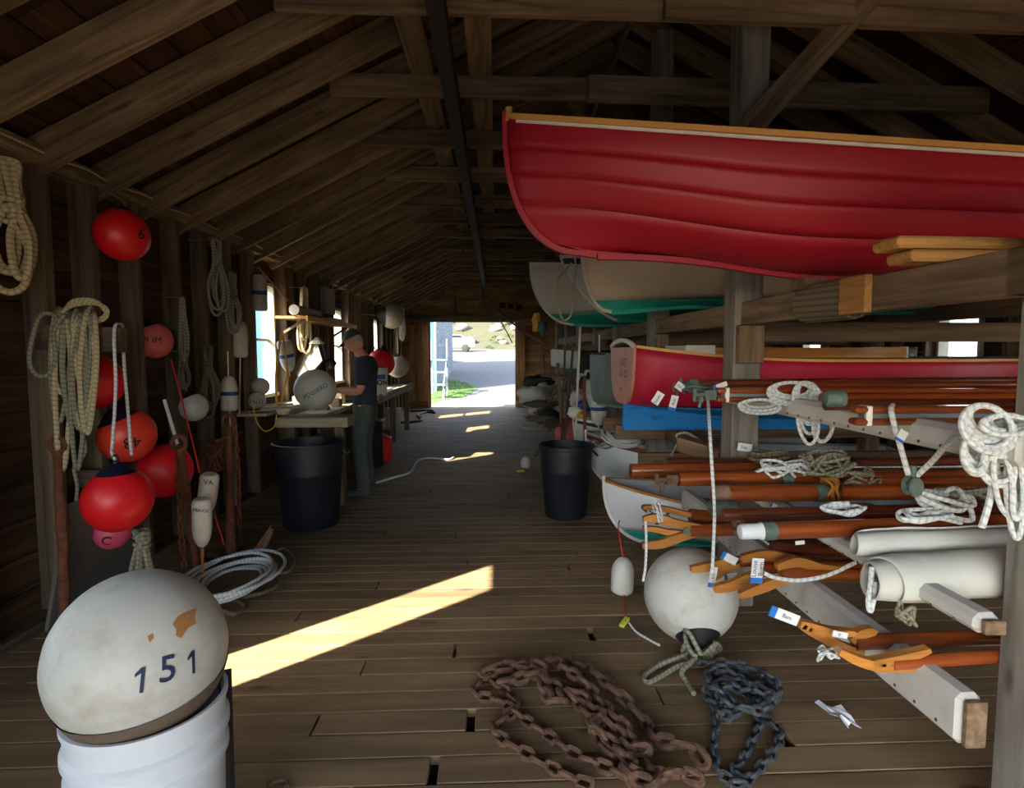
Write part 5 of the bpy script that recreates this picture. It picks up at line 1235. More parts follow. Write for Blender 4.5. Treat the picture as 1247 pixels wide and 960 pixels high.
# tier three
for lab, a_, b_, Y, r in (('dark spar deep below the capped mast', (940, 668), (1060, 672), 2.5, .030), ('red-brown spar carrying the tagged gaff jaws', (985, 690), (1062, 694), 2.35, .026), ('dark spar at the back of the lowest tier', (935, 655), (1060, 656), 2.8, .028)):
    spar(lab, (*a_, Y), (*b_, Y), r, 'varnish_dark' if 'dark' in lab else 'varnish', 3.4)
def jaw(pix, Y, w, thick, parent, mat='varnish_light', name='jaw'):
    pts = catmull([PY(x, y, Y+(dy if dy else 0)) for x, y, dy in [(p+(0,))[:3] for p in pix]], 4); N = len(pts)
    hs = [w*(.62+.75*math.sin(math.pi*min(1, i/(N-1)*.9+.1))) for i in range(N)]
    MB().strip(pts, thick, hs).build(name, mat, parent, smooth=False)
def gaff(label, jaws, sp, Y, r=.028, X1=3.3, w=.032):
    a, b = PY(*sp[0], Y), PY(*sp[1], Y); d = b-a; b = a+d*((X1-a.x)/d.x)
    t = thing('gaff', label, 'gaff', a); MB().tube([a, a.lerp(b, .5), b], [r, r, r*.8], 12).build('shaft', 'varnish', t)
    for j in jaws: jaw(j, Y, w, .03, t)
    return t
g = gaff('gaff with two curved pale jaws pointing left over the QUICK dinghy', [[(783, 633), (800, 631), (825, 638), (853, 641)], [(782, 664, 0), (805, 662), (835, 652), (858, 648)]], ((840, 646), (900, 645)), 2.92, r=.034, X1=3.2, w=.034)
jaw([(783, 643), (800, 645), (815, 648), (835, 648)], 2.95, .022, .03, g); tag(g, 'gaff with two curved pale jaws pointing left in front of the white dinghy bow')
MB().lathe([(0, .008), (.018, .006), (.018, 0)], 12, Matrix.Translation(PY(836, 647, 2.87)) @ frame((0, -1, 0))).build('bolt', 'bronze', g)
g = gaff('dark gaff with straight prong behind the pale-jawed gaff', [[(783, 618), (805, 619), (835, 626), (862, 631)]], ((840, 628), (900, 634)), 3.08, r=.038, X1=3.2, w=.022)
MB().tube(catmull(coil_pts(PY(893, 640, 2.85), .045, 3, (1, 0, 0), rise=.03, seed=5), 2), .020, 8).build('leather_wrap', 'leather', g)
g = gaff('gaff with blue-tagged pale jaws over the big floor buoy', [[(841, 693), (862, 690), (885, 684), (905, 681)], [(868, 704), (885, 692), (905, 684), (925, 686)]], ((900, 684), (940, 680)), 2.62, w=.030)
g2 = gaff('gaff whose lowest pale jaw reaches left under white tag', [[(869, 717), (890, 713), (915, 702), (940, 694)], [(903, 680), (930, 676), (960, 680), (990, 684)]], ((925, 692), (1000, 690)), 2.45, w=.034)
g3 = gaff('gaff with long pale lower jaw, fourth of the tagged cluster', [[(900, 725), (925, 716), (950, 707), (985, 701)], [(945, 690), (970, 684), (995, 690), (1020, 692)]], ((950, 698), (1060, 700)), 2.32, w=.030)
g4 = gaff('nearer of the two lowest gaffs, long jaw studded with bolts', [[(1020, 792), (1045, 804), (1080, 812), (1133, 811)], [(1060, 806), (1085, 803), (1110, 797), (1130, 790)]], ((1085, 808), (1200, 800)), 1.705, r=.022, X1=2.4, w=.022)
for x in (1096, 1109, 1121, 1131): MB().lathe([(0, .004), (.005, .003), (.005, 0)], 8, Matrix.Translation(PY(x, 811, 1.688)) @ frame((0, -1, 0))).build('bolt', 'rust_dark', g4)
g5 = gaff('farther of the two lowest gaffs, with blue-white tag on its tip', [[(973, 758), (990, 764), (1010, 769), (1040, 770)], [(975, 762), (1000, 775), (1025, 787), (1050, 793)], [(1035, 780), (1045, 772), (1058, 768), (1064, 770)]], ((1040, 783), (1200, 776)), 1.84, r=.026, X1=2.5, w=.024)
# tags
def wtag(label, px, py, Y, wpx, hpx, ang, blue='end', text=None, yawn=0):
    c = PY(px, py, Y); s = Y/FPX; w_, h_ = wpx*s, hpx*s; a = RAD(ang); right = Vector((math.cos(a), 0, math.sin(a))); upv = Vector((-math.sin(a), 0, math.cos(a)))
    t = thing('label_tag', label, 'tag', c); rot = Matrix((right, Vector((0, 1, 0)), upv)).transposed()
    mb = MB(); mb.box(c, (w_, .004, h_), rot); mb.build('card', 'tag_white', t, smooth=False)
    if blue: mb = MB(); sg = -1 if blue == 'end' else 1; mb.box(c+right*(sg*w_*.40)+Vector((0, -.001, 0)), (w_*.22, .005, h_*1.01), rot); mb.build('blue_band', 'tag_blue', t, smooth=False)
    if text: flat_text('handwriting', text, c+right*(w_*.08 if blue == 'end' else -w_*.08)+Vector((0, -.003, 0)), right, upv, h_*.55, 'ink', t, lift=.001)
wtag('white tag with blue end tied low on the lowest gaff tip', 955, 750, 1.81, 40, 14, -22, 'end', 'Bam')
wtag('white handwritten tag with blue foot hanging upright on the tagged gaffs', 922, 695, 2.25, 32, 15, 86, 'end', 'Louise\nBugm')
wtag('blue and white tag lying across the jaws at the top of the cluster', 888, 680, 2.6, 22, 10, -28, 'end')
wtag('white tag with blue foot hanging in front of the floor buoy', 868, 703, 2.55, 26, 9, 82, 'end', 'Kan')
wtag('small white and blue tag between the jaws', 890, 703, 2.55, 16, 9, 5, 'end')
wtag('tilted white tag hanging left below the upper spar fittings', 801, 485, 3.1, 16, 10, 58, None, 'Junet')
wtag('white tag with blue foot beside the tilted one on the red hull', 820, 491, 3.1, 19, 9, 76, 'end', 'Bob')
wtag('white tag stuck flat among the bronze fittings', 828, 471, 3.1, 11, 9, -35, None, 'No')
wtag('blue and white tag at the end of the short grooved boom', 877, 470, 2.9, 18, 6, 20, 'end')
wtag('small blue tag under the bronze fittings', 854, 486, 3.0, 10, 6, 70, 'end')
wtag('white tag sticking out right of the rack post', 907, 545, 3.2, 18, 10, -8, None, 'Sue')
wtag('bright blue tag on the white rope above the hanging block', 1098, 531, 1.70, 15, 12, 60, 'end')
wtag('white tag lying on the farther lowest gaff', 1023, 773, 1.79, 20, 8, -12, None, 'B')
wtag('tiny blue tag on the canvas under the capped mast', 942, 616, 2.55, 8, 6, -30, 'end')
wtag('small white and blue tag under the nearest mast', 974, 661, 2.3, 12, 5, 5, None)
# sails
def roll(label, a, b, Y, ry_, rz_, turns=2.4, seed=1, slack=0):
    p0, p1 = PY(*a, Y), PY(*b, Y); rr = random.Random(seed); t = thing('rolled_sail', label, 'sail', p0-Vector((0, 0, rz_)))
    rows = []; n = 26; m = int(turns*26)
    for i in range(n+1):
        f = i/n; c = p0.lerp(p1, f); row = []; q = 1+.12*noise.noise((f*3, seed, 0)) - .10*(1-f)**6
        for j in range(m+1):
            an = 2*math.pi*turns*j/m; k = .42+.58*(j/m)**.8; w_ = 1+.05*noise.noise((f*5, an, seed*3))+.03*noise.noise((f*14, an*2, seed))
            row.append(c+Vector((.04*math.sin(an*.5)*(1-f)*(1 if i == 0 else .6) + (.03*(1-j/m) if i == 0 else 0), ry_*k*q*w_*math.cos(an), rz_*k*q*w_*math.sin(an)-slack*f*(1-f))))
        rows.append(row)
    o = MB().grid(rows).build('canvas_roll', 'canvas', t, angle=180); md = o.modifiers.new('t', 'SOLIDIFY'); md.thickness = .006
    return t, p0, p1
roll('upper rolled grey-white sail on the middle rail', (1046, 662), (1250, 657), 1.95, .06, .052, 2.2, 3)
roll('lower thicker folded white sail drooping open at its left end', (1064, 706), (1250, 694), 1.82, .10, .084, 2.6, 5)
rope_thing('sail_tie', 'white rope ends hanging from the lower rolled sail', [PY(x, y, 1.80) for x, y in ((1062, 690), (1060, 712), (1057, 735), (1060, 745), (1064, 730), (1066, 708))], .008, 'rope_white')
rope_thing('sail_tie', 'white line running from the tagged gaffs to the rolled sail', [PY(x, y, 2.1) for x, y in ((930, 698), (945, 704), (975, 707), (1010, 700), (1050, 681))], .008, 'rope_white')
o = MB(); ps = [PY(1010, 655, 2.25), PY(1105, 648, 2.25), PY(1060, 690, 2.0), PY(1050, 684, 2.0)]
rows = [[ps[0].lerp(ps[1], i/6).lerp(ps[3].lerp(ps[2], i/6), j/5)+Vector((0, 0, .012*math.sin(i*1.7+j))) for i in range(7)] for j in range(6)]
ob = o.grid(rows).build('canvas_flap', 'canvas', None, angle=180); md = ob.modifiers.new('t', 'SOLIDIFY'); md.thickness = .004; tag(ob, 'loose white canvas flap beneath the capped mast', 'cloth')
tangle('block_tackle', 'old bronze block with rope strands hanging under the lower sail', PY(1103, 748, 1.8), (.035, .03, .04), 16, .006, 'rope_grey', 8, 'block')
# ropes on the rack
def loops(label, ls, Y, r, mat='rope_white', seed=1, name='rope_coil'):
    rr = random.Random(seed); t = thing(name, label, 'rope', PY(ls[0][0], ls[0][2], Y)); mb = MB()
    for (cx, top, bot, w_, n_, tilt) in ls:
        for k in range(n_):
            f = k/max(1, n_-1); g = 1-.42*f; cy = top+(bot-top)*(.5*g if tilt >= 0 else 1-.5*g); hh = (bot-top)/2*g; dY = -.03+.05*f+rr.uniform(-.006, .006); ph = rr.uniform(0, 6); pts = []
            for i in range(16):
                q = 2*math.pi*i/16; x = cx+w_/2*(1-.3*f)*math.cos(q)*(1+.04*math.sin(2*q+ph)); y = cy+hh*math.sin(q)*(1+.03*math.sin(3*q+ph))
                pts.append(PY(x+(y-cy)*tilt*.01, y, Y+dY+.015*math.cos(q+ph)))
            mb.tube(catmull(pts, 3, closed=True), r, 7, closed=True)
    mb.build('rope_turns', mat, t); return t
loops('white rope coil draped over the short grooved boom', [(965, 466, 494, 60, 5, 20), (985, 466, 516, 36, 4, 20), (984, 484, 541, 24, 3, 10), (1003, 490, 538, 26, 4, -12), (925, 487, 504, 50, 3, 10)], 2.56, .0075, seed=2)
loops('large white rope coil hung over the near end of the upper rail', [(1203, 494, 552, 62, 8, 25), (1186, 534, 578, 28, 6, 12), (1226, 506, 530, 60, 3, 5)], 1.43, .0070, seed=4)
loops('long white rope loops trailing below the near rail end', [(1216, 556, 592, 42, 4, 10), (1222, 550, 628, 22, 2, 15), (1236, 545, 655, 20, 3, 5), (1242, 548, 632, 16, 2, -10)], 1.47, .0068, seed=6)
rope_thing('rope', 'thick white rope end dropping diagonally in front of the near coil', [PY(x, y, 1.47) for x, y in ((1247, 512), (1232, 509), (1215, 516), (1209, 535), (1208, 570), (1207, 600), (1200, 628), (1195, 643))], .0085, 'rope_white')
rope_thing('rope', 'white rope limb left of the hanging block', [PY(1087, 494, 1.80), PY(1085, 500, 1.73), PY(1090, 522, 1.72), PY(1098, 550, 1.72), PY(1106, 578, 1.72)], .0085, 'rope_white')
rope_thing('rope', 'white rope limb right of the hanging block', [PY(1116, 580, 1.72), PY(1135, 562, 1.66), PY(1155, 540, 1.55), PY(1170, 533, 1.46), PY(1190, 530, 1.42)], .0085, 'rope_white')
c = PY(1111, 592, 1.72); t = thing('pulley_block', 'green bronze pulley block slung on the white rope', 'block', c)
mb = MB(); 
for s in (-1, 1): mb.lathe([(0, .006), (.034, .006), (.038, 0), (.034, -.006), (0, -.006)], 20, Matrix.Translation(c+Vector((0, s*.016, 0))) @ frame((0, 1, 0)) @ Matrix.Diagonal((.62, .85, 1, 1)))
mb.build('cheeks', 'bronze', t); MB().lathe([(0, .011), (.020, .011), (.016, 0), (.020, -.011), (0, -.011)], 18, Matrix.Translation(c) @ frame((0, 1, 0))).build('sheave', 'steel', t); MB().tube([c+Vector((0, 0, .03)), c+Vector((0, 0, .065))], .010, 8).build('becket', 'bronze', t)
rope_thing('rope', 'long white line hanging from the upper spar fittings down past the masts', [PY(x, y, Y) for x, y, Y in ((862, 480, 2.86), (864, 520, 2.55), (867, 570, 2.5), (870, 620, 2.48), (869, 660, 2.47), (867, 700, 2.46))], .0075, 'rope_white')
for i, (cx, cy, Y, e, n, r, m, lab) in enumerate(((955, 572, 2.85, (.16, .08, .05), 26, .008, 'rope_white', 'white rope tangle at the mast hoops left'), (1010, 565, 2.8, (.16, .08, .06), 34, .008, 'rope_grey', 'grey-white rope tangle humped behind the mast hoops'), (1050, 583, 2.7, (.10, .06, .05), 20, .007, 'rope_grey', 'stringy rope bundle spilling right of the hoops'), (935, 556, 3.0, (.14, .06, .03), 22, .009, 'rope_dark', 'dark rope scraps on the back mast'), (1030, 620, 2.2, (.10, .05, .02), 14, .008, 'rope_white', 'small knotted white rope on capped mast'), (1150, 615, 2.0, (.13, .06, .05), 20, .009, 'rope_white', 'looped white rope lying above the upper rolled sail'), (1130, 630, 1.98, (.12, .05, .02), 16, .008, 'rope_white', 'flat white rope bight left of the looped rope'), (1175, 600, 2.4, (.14, .06, .03), 20, .007, 'rope_grey', 'grey cord snarl behind the looped white rope'), (848, 472, 3.1, (.10, .05, .02), 24, .007, 'bronze', 'row of green shackles and fittings by the boom ends'), (1008, 798, 1.74, (.035, .03, .03), 16, .004, 'rope_white', 'small knot of string under the lowest gaff tips'), (800, 625, 2.9, (.03, .04, .06), 12, .005, 'rope_white', 'white string tied round the pale gaff jaws'), (948, 490, 2.85, (.10, .04, .02), 12, .008, 'rope_white', 'white rope hitch beneath the short grooved boom'))):
    tangle('rope_tangle' if m != 'bronze' else 'shackle_row', lab, PY(cx, cy, Y), e, n, r, m, 30+i, 'rope' if m != 'bronze' else 'fittings')
rope_thing('rope', 'white rope length hanging from pale gaff jaws to the floor', [PY(x, y, 2.9) for x, y in ((786, 635), (787, 660), (786, 690), (783, 708))], .007, 'rope_white')
rope_thing('rope', 'grey rope sling round the timber offcut beyond the rack post', [PY(x, y, 3.9) for x, y in ((817, 555), (826, 538), (824, 530), (835, 527), (848, 534), (855, 545))], .010, 'rope_grey')
tag(beam('timber_offcut', PY(830, 540, 3.8), PY(880, 556, 3.6), .12, .10, 'rail', None), 'tan squared timber lying behind the rack post under the blue bottom', 'timber')
for k, (x, y) in enumerate(((757, 528), (750, 533))):
    pass
tag(MB().tube(catmull(coil_pts(PY(757, 533, 5.45), .15, 6, (.1, -.45, 1), jit=.2, seed=4, rise=.010), 2), .010, 7).build('rope_coil', 'rope_white', None), 'white rope coil heaped inside the maroon-striped dinghy', 'rope')
tangle('rope_tangle', 'loose ropes beside the coil inside the maroon-striped dinghy', PY(735, 540, 5.5), (.16, .1, .04), 20, .011, 'rope_grey', 77)
# ================================================================ CLUTTER TOWARDS THE FAR DOOR, RIGHT SIDE
def blob(name, label, c, d, mat, cat, seed=1, amp=.22, parent=None, build=True, n=(18, 12)):
    rows = []; c = Vector(c)
    for i in range(n[1]+1):
        th = math.pi*i/n[1]; row = []
        for j in range(n[0]+1):
            ph = 2*math.pi*(j % n[0])/n[0]; v = Vector((math.sin(th)*math.cos(ph), math.sin(th)*math.sin(ph), math.cos(th))); q = 1+amp*noise.noise(v*2.2+Vector((seed*3.1, 0, 0)))+amp*.5*noise.noise(v*5+Vector((0, seed*1.7, 0)))
            row.append(c+Vector((v.x*d[0]*q, v.y*d[1]*q, v.z*d[2]*q)))
        rows.append(row)
    o = MB().grid(rows, flip=True).build(name, mat, parent, angle=70)
    if label: tag(o, label, cat)
    return o
t = thing('covered_shelf', 'black tarp curtain hanging under a grey board on the rack', 'tarp', (1.3, 7.4, .85))
pa = PY(699, 424, 7.4); pbb = PY(745, 424, 7.4); beam('board', (pa.x, 7.4, pa.z), (pbb.x+.2, 7.4, pa.z), .5, .04, 'grey_panel', t)
rows = [[Vector((pa.x+.02+(pbb.x+.15-pa.x)*i/16, 7.2+.03*math.sin(i*1.3+j*.3), pa.z-.03-.62*j/8)) for i in range(17)] for j in range(9)]
ob = MB().grid(rows).build('curtain', 'tarp_black', t, angle=180); md = ob.modifiers.new('t', 'SOLIDIFY'); md.thickness = .01
rope_thing('rope', 'white rope squiggle against the black tarp', [PY(x, y, 7.1) for x, y in ((704, 463), (707, 456), (712, 458), (714, 452), (720, 453))], .018, 'rope_white')
blob('cushion', 'maroon bundle at the foot of the black tarp', PY(712, 471, 7.1), (.14, .10, .07), 'maroon', 'bundle', 3)
blob('cloth_bundle', 'blue-grey checked cloth bundle under the maroon one', PY(705, 487, 7.0), (.12, .1, .12), 'ball_grey', 'bundle', 5, .5)
blob('cloth_bundle', 'dark blue rag bundle left of the hanging pot buoys', PY(712, 494, 6.9), (.10, .08, .08), 'blue_band', 'bundle', 6, .5)
blob('jacket', 'ochre yellow oilskin hanging under the furthest white boat', PY(653, 392, 8.2), (.06, .06, .13), 'line_yellow', 'jacket', 7, .4)
blob('jacket', 'green rag hanging beside the ochre oilskin', PY(661, 400, 8.1), (.07, .05, .09), 'green_pipe', 'rag', 8, .5)
rcl = random.Random(55)
for i, (x, y, Y, h, w_, lean, m, lab) in enumerate(((686, 458, 8.5, 1.25, .03, .1, 'rust_dark', 'rusty pole standing left of the small teal-bottomed dinghy'), (683, 470, 8.8, 1.0, .045, -.15, 'rail', 'brown board upright near the small dinghy'), (704, 410, 6.6, 1.3, .025, .15, 'white_trim', 'slim white pole leaning on the rack'), (713, 495, 5.9, .9, .03, -.02, 'rust', 'rusty pipe rising behind the right black bin'), (692, 455, 8.0, 1.1, .03, .25, 'rope_dark', 'dark stake leaning among poles'), (671, 440, 11, 1.2, .05, .05, 'farboard', 'plank standing by the far door jamb'), (664, 452, 12, 1.0, .04, -.1, 'rail', 'thin board leaning in the far right corner'))):
    p = PY(x, y, Y); z0 = 0.0; o = beam('pole', (p.x-lean*.3, Y, z0), (p.x+lean*.3, Y+.05, p.z+h*.35), w_, w_, m if m in ('rail', 'farboard') else m, None, up=(0, 1, 0)); tag(o, lab, 'pole')
for i, (x, y, Y, d, m, lab) in enumerate(((648, 483, 10.5, (.26, .2, .20), 'canvas', 'white canvas sack slumped near the far door'), (662, 478, 10.8, (.2, .2, .17), 'ball_grey', 'grey sack behind the white canvas one'), (655, 465, 11.0, (.3, .15, .12), 'tarp_black', 'dark bundle lying over the sacks'), (652, 500, 9.6, (.11, .1, .12), 'ball_white', 'white float low among the ropes by the far sacks'), (668, 508, 9.0, (.22, .2, .13), 'tarp_black', 'black bag on the floor right of the aisle'), (660, 492, 9.4, (.30, .16, .06), 'rope_dark', 'dark netting heap by the far sacks'), (701, 503, 6.6, (.09, .1, .07), 'white_trim', 'small white float on the black-striped dinghy'), (708, 506, 6.4, (.05, .05, .04), 'line_yellow', 'yellow sponge on the black-striped dinghy'))):
    p = PY(x, y, Y); p.z = max(p.z, d[2]*.9); blob('sack' if 'sack' in lab else 'bundle', lab, p, d, m, 'sack' if 'sack' in lab else 'bundle', i+10, .35)
for i, (x, y, Y, e, n, r, m, lab) in enumerate(((660, 510, 8.6, (.28, .22, .03), 30, .012, 'rope_dark', 'dark rope heap spread on the floor right of the aisle'), (650, 521, 8.0, (.22, .1, .02), 14, .018, 'rope_grey', 'pale grey rope length ahead of the dark heap'), (667, 503, 9.2, (.25, .2, .04), 26, .014, 'rope_grey', 'grey rope heap beside the black bag'), (676, 480, 9.0, (.18, .1, .14), 30, .012, 'rope_dark', 'brown rope mass hanging over the stakes'), (672, 515, 8.0, (.12, .1, .06), 24, .010, 'rust_dark', 'rusty wire bunch near the coral buoy'))):
    p = PY(x, y, Y); p.z = max(p.z, e[2]+.01); tangle('rope_tangle', lab, p, e, n, r, m, 90+i, zmin=0)
rope_thing('rope', 'brown rope sagging from the gable to the right wall', [PY(x, y, Y) for x, y, Y in ((598, 365, 14), (606, 378, 14), (622, 392, 13.5), (650, 412, 12.5), (668, 420, 12))], .022, 'rope_dark')
rope_thing('rope', 'green cord dangling in the far doorway', [PY(x, y, 15.4) for x, y in ((606, 383), (612, 395), (619, 408), (624, 418))], .016, 'green_pipe')
tag(beam('green_pipe', PY(497, 389, 15.64), PY(535, 386, 15.64), .05, .07, 'green_pipe', None), 'green pipe lying along the header at the far door', 'pipe')
for x in (.25, .75, 1.45): pass
for i, (x, y) in enumerate(((612, 372), (622, 373), (632, 374))):
    p = PY(x, y, 15.6); o = beam('wall_box', (p.x-.08, 15.62, p.z), (p.x+.08, 15.62, p.z), .06, .14, 'black_steel', None); tag(o, ('leftmost dark box on the gable wall', 'middle dark box on the gable wall', 'rightmost dark box on the gable wall')[i], 'box')
p = PY(397, 366, 8.6); o = beam('wall_box', (-2.5, 8.5, p.z), (-2.5, 9.0, p.z), .08, .38, 'tan_panel', None); tag(o, 'pale junction panel high on the left wall above the shelf', 'box')
t = thing('crate', 'dark red and black cans under the far bench', 'can', (-1.9, 8.6, 0))
MB().lathe([(0, 0), (.14, 0), (.14, .32), (.05, .36), (0, .36)], 18, Matrix.Translation((-1.62, 8.15, 0))).build('can', 'ball_red', t); MB().lathe([(0, 0), (.16, 0), (.15, .6), (0, .62)], 14, Matrix.Translation((-1.68, 7.75, 0))).build('bin', 'tarp_black', t)
# ================================================================ OUTSIDE
def gz(x, y): return -.22 + max(0, y-20)*.058 + max(0, y-53)*.22 + (.8*noise.noise((x*.12, y*.12, 0)) + .35*noise.noise((x*.4, y*.4, 3)) if y > 53 else 0)*min(1, max(0, (y-53)/6))
def terrain(name, x0, x1, y0, y1, nx, ny, mat):
    rows = [[Vector((x0+(x1-x0)*i/nx, y0+(y1-y0)*j/ny, gz(x0+(x1-x0)*i/nx, y0+(y1-y0)*j/ny))) for i in range(nx+1)] for j in range(ny+1)]
    o = MB().grid(rows, flip=True).build(name, mat, None, origin=(0, 0, 0)); o['kind'] = 'structure'; return o
terrain('ground', -60, 60, -60, 53, 24, 40, 'gravel'); terrain('hillside', -60, 60, 53, 95, 90, 40, 'hill')
gp = MB(); rows = []
rg = random.Random(4); ring = [Vector((-2.3+1.45*math.cos(a)*(1+.12*math.sin(5*a)), 23.2+3.6*math.sin(a)*(1+.1*math.cos(4*a)), 0)) for a in [2*math.pi*i/40 for i in range(40)]]
vs = [Vector((-2.3, 23.2, gz(0, 23.2)+.05))]+[Vector((p.x, p.y, gz(p.x, p.y)+.012)) for p in ring]; gp.add(vs, [(0, 1+i, 1+(i+1) % 40) for i in range(40)]); o = gp.build('grass_patch', 'grass', None, smooth=False); tag(o, 'bright green grass patch beside the blue house', 'grass', kind='stuff')
gb = MB()
for i in range(2600):
    a = rg.uniform(0, 6.28); q = math.sqrt(rg.random())*.97; x = -2.3+1.45*q*math.cos(a); y = 23.2+3.6*q*math.sin(a); h = rg.uniform(.04, .10); w_ = .012; z = gz(x, y); an = rg.uniform(0, 3.14)
    gb.add([(x-w_*math.cos(an), y-w_*math.sin(an), z), (x+w_*math.cos(an), y+w_*math.sin(an), z), (x+rg.uniform(-.03, .03), y+rg.uniform(-.03, .03), z+h)], [(0, 1, 2)])
o = gb.build('grass_blades', 'grass', None, smooth=False); tag(o, 'tufts of grass growing over the green patch', 'grass', kind='stuff')
# blue house with white trim and outside steps
hs_ = thing('house', 'blue house with white corner trim seen left through the far door', 'house', (-6, 27, gz(0, 24)))
mb = MB(); mb.box((-6.2, 27.3, 2.6), (7.6, 9.6, 6)); mb.build('wall', 'blue_wall', hs_, smooth=False)
mb = MB(); mb.add([(-10.3, 22.2, 5.5), (-2.1, 22.2, 5.5), (-6.2, 22.2, 8), (-10.3, 32.4, 5.5), (-2.1, 32.4, 5.5), (-6.2, 32.4, 8)], [(0, 1, 2), (5, 4, 3), (0, 3, 4, 1), (1, 4, 5, 2), (2, 5, 3, 0)]); mb.build('roof', 'shingle', hs_, smooth=False)
beam('corner_board', (-2.36, 22.62, -.1), (-2.36, 22.62, 5.5), .05, .22, 'white_siding', hs_, up=(0, 1, 0))
for k in range(30):
    z = .1+k*.17; beam('clapboard', (-2.39, 22.8, z), (-2.39, 32, z), .02, .16, 'grey_wood', hs_, up=(.15, 0, 1))
st = thing('outside_steps', 'grey painted wooden steps and platform by the blue house', 'steps', (-2.1, 20.8, -.15))
for k, (z, y) in enumerate(((.35, 20.6), (.78, 21.2), (1.22, 21.8))):
    beam('tread', (-2.52, y, z), (-1.80, y, z), .42, .05, 'grey_wood', st)
for x in (-2.45, -1.86):
    for y0, y1 in ((20.3, 20.55), (20.95, 20.75), (21.5, 21.7)): beam('leg', (x+(.0), y0, -.18), (x*.995, y1, .35 if y0 < 21.2 else 1.2), .07, .05, 'grey_wood', st, up=(0, 1, 0))
    beam('post', (x, 22.0, -.18), (x, 22.0, 2.0), .06, .06, 'grey_wood', st, up=(0, 1, 0)); beam('stringer', (x, 20.4, .25), (x, 22.0, 1.3), .04, .12, 'grey_wood', st)
def car(label, x, y):
    t = thing('car', label, 'car', (x, y, gz(x, y))); z = gz(x, y)
    prof = [(-2.1, .35), (-2.1, .75), (-1.9, .95), (-1.0, 1.02), (-.55, 1.42), (.9, 1.45), (1.5, 1.05), (2.05, .98), (2.1, .4)]
    vs = []; 
    for s in (-.8, .8):
        vs += [Vector((x+px_, y+s*(1 if pz_ < 1.1 else .82), z+pz_)) for px_, pz_ in prof]
    N = len(prof); MB().add(vs, [tuple(range(N))[::-1], tuple(range(N, 2*N))]+[(i, (i+1) % N, N+(i+1) % N, N+i) for i in range(N)][::1]).build('body', 'car', t, smooth=False)
    for s in (-.70, .70): mb = MB(); mb.add([Vector((x+a, y+s*1.06, z+b)) for a, b in ((-.95, 1.05), (-.55, 1.38), (.85, 1.40), (1.35, 1.07))], [(0, 1, 2, 3)]); o = mb.build('window', 'car_glass', t, smooth=False); m_ = o.modifiers.new('t', 'SOLIDIFY'); m_.thickness = .02
    for a in (-1.3, 1.3):
        for s in (-.78, .78): MB().lathe([(0, .1), (.2, .1), (.33, .08), (.33, -.08), (.2, -.1), (0, -.1)], 16, Matrix.Translation((x+a, y+s, z+.33)) @ frame((0, 1, 0))).build('wheel', 'black_rubber', t)
    return t
car('silver car parked at the foot of the hillside', -3.9, 50)
o = beam('crate', (-3.6, 38, gz(0, 38)+.25), (-2.7, 38.2, gz(0, 38)+.25), .6, .5, 'grey_wood', None); tag(o, 'grey crate on the sunlit gravel yard', 'crate')
for i in range(26):
    x = rg.uniform(-5.5, 4.0); y = rg.uniform(54, 72); s_ = rg.uniform(.25, .9); o = blob('boulder', None, None, (x, y, gz(x, y)+s_*.2), 'boulder', 'rock') if False else blob('boulder', None, (x, y, gz(x, y)+s_*.2), (s_, s_*.8, s_*.6), 'boulder', 'rock', i, .4, n=(10, 7)); tag(o, 'pale granite boulder on the hillside beyond the yard', 'rock', 'boulders on the hillside')
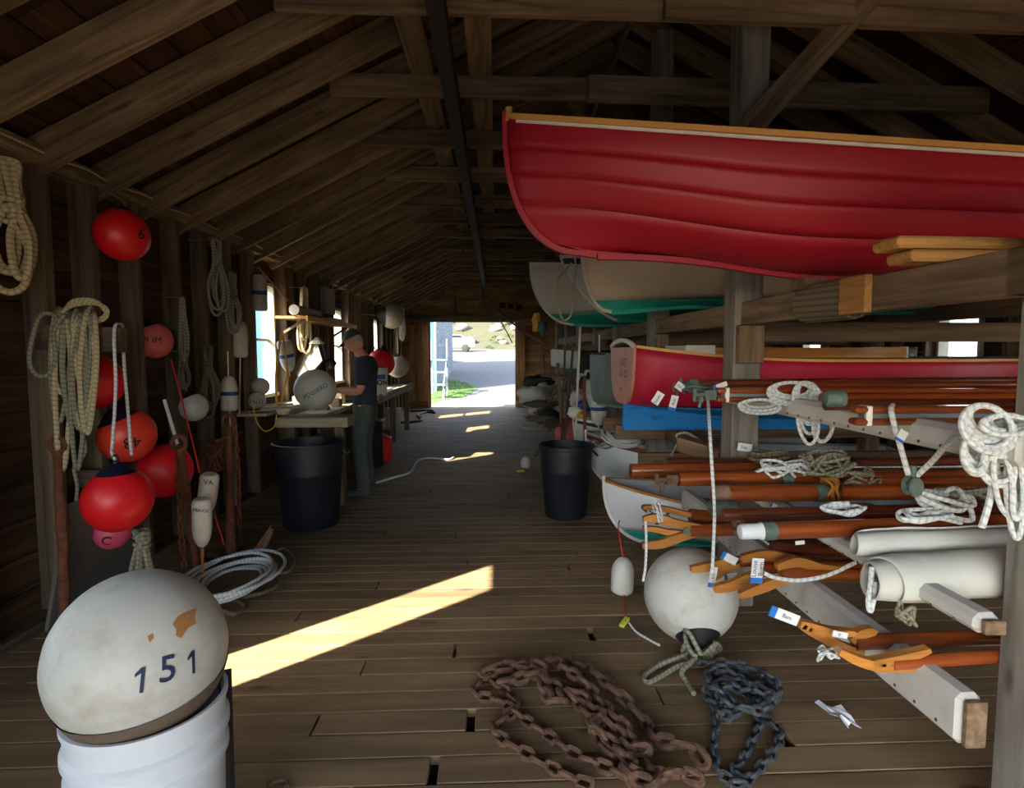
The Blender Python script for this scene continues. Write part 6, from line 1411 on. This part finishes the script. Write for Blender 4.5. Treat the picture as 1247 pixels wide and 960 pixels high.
def shrub(x, y, s_):
    mb = MB(); z = gz(x, y)
    for k in range(110):
        a = rg.uniform(0, 6.28); u = rg.uniform(.0, 1); q = s_*rg.uniform(.6, 1); p = Vector((x+q*math.cos(a)*math.sqrt(1-u*u), y+q*math.sin(a)*math.sqrt(1-u*u), z+q*u*.8)); d = Vector((rg.uniform(-1, 1), rg.uniform(-1, 1), rg.uniform(-1, 1)))*.13; e = Vector((rg.uniform(-1, 1), rg.uniform(-1, 1), rg.uniform(-1, 1)))*.13
        mb.add([p, p+d, p+e], [(0, 1, 2)])
    o = mb.build('shrub', 'leaf', None, smooth=False); tag(o, 'low yellow-green shrub growing between the hillside boulders', 'shrub', 'shrubs on the hillside')
for i in range(44): shrub(rg.uniform(-6, 4.5), rg.uniform(53.5, 72), rg.uniform(.35, 1.0))
# neighbouring white clapboard wall seen through the right-hand windows
nb = thing('neighbour_wall', 'sunlit white clapboard building outside the right windows', 'building', (10, 8, -.2))
mb = MB(); mb.box((10.1, 8, 1.9), (.1, 22, 4.4)); mb.build('sheathing', 'white_siding', nb, smooth=False)
for k in range(24): beam('clapboard', (10.02, -3, -.1+k*.17), (10.02, 19, -.1+k*.17), .02, .165, 'white_siding', nb, up=(-.12, 0, 1))

# ---------------------------------------------------------------- groups for repeats
GR = {'ball_buoy': 'inflatable ball buoys', 'pot_buoy': 'pot buoys and floats', 'rope_hank': 'rope hanks hung on the left wall', 'rope': 'loose ropes', 'rope_coil': 'rope coils', 'rope_tangle': 'rope tangles on the spars and floor', 'gaff': 'gaffs with wooden jaws', 'spar': 'varnished spars on the rack', 'boom': 'grooved booms', 'label_tag': 'white and blue name tags', 'rowing_boat': 'rowing boats on the top shelf', 'dinghy': 'dinghies on the lower shelves', 'chain': 'iron chains', 'rubbish_bin': 'black plastic bins', 'bucket': 'white buckets', 'wood_block': 'offcuts on the workbench', 'batten': 'batten scraps on the window shelf', 'wall_box': 'boxes on the walls', 'pole': 'poles standing in the rack', 'bundle': 'bundles by the far door', 'sack': 'sacks by the far door', 'cord': 'thin cords', 'rolled_sail': 'rolled sails', 'mooring_buoy': 'large mooring buoys', 'rusty_bar': 'rusty iron bars', 'lanyard': 'buoy lanyards', 'hose': 'hoses', 'chock': 'boat chocks', 'timber_chock': 'boat chocks', 'yellow_tag': 'yellow tags', 'cloth_bundle': 'cloth bundles on the rack', 'sail_tie': 'sail ties', 'line': 'thin lines'}
tops = {}
for o in list(COL.objects):
    if o.parent is None and 'label' in o and 'group' not in o: tops.setdefault(o.name.split('.')[0], []).append(o)
for n_, os_ in tops.items():
    if len(os_) > 1 and n_ in GR:
        for o in os_: o['group'] = GR[n_]
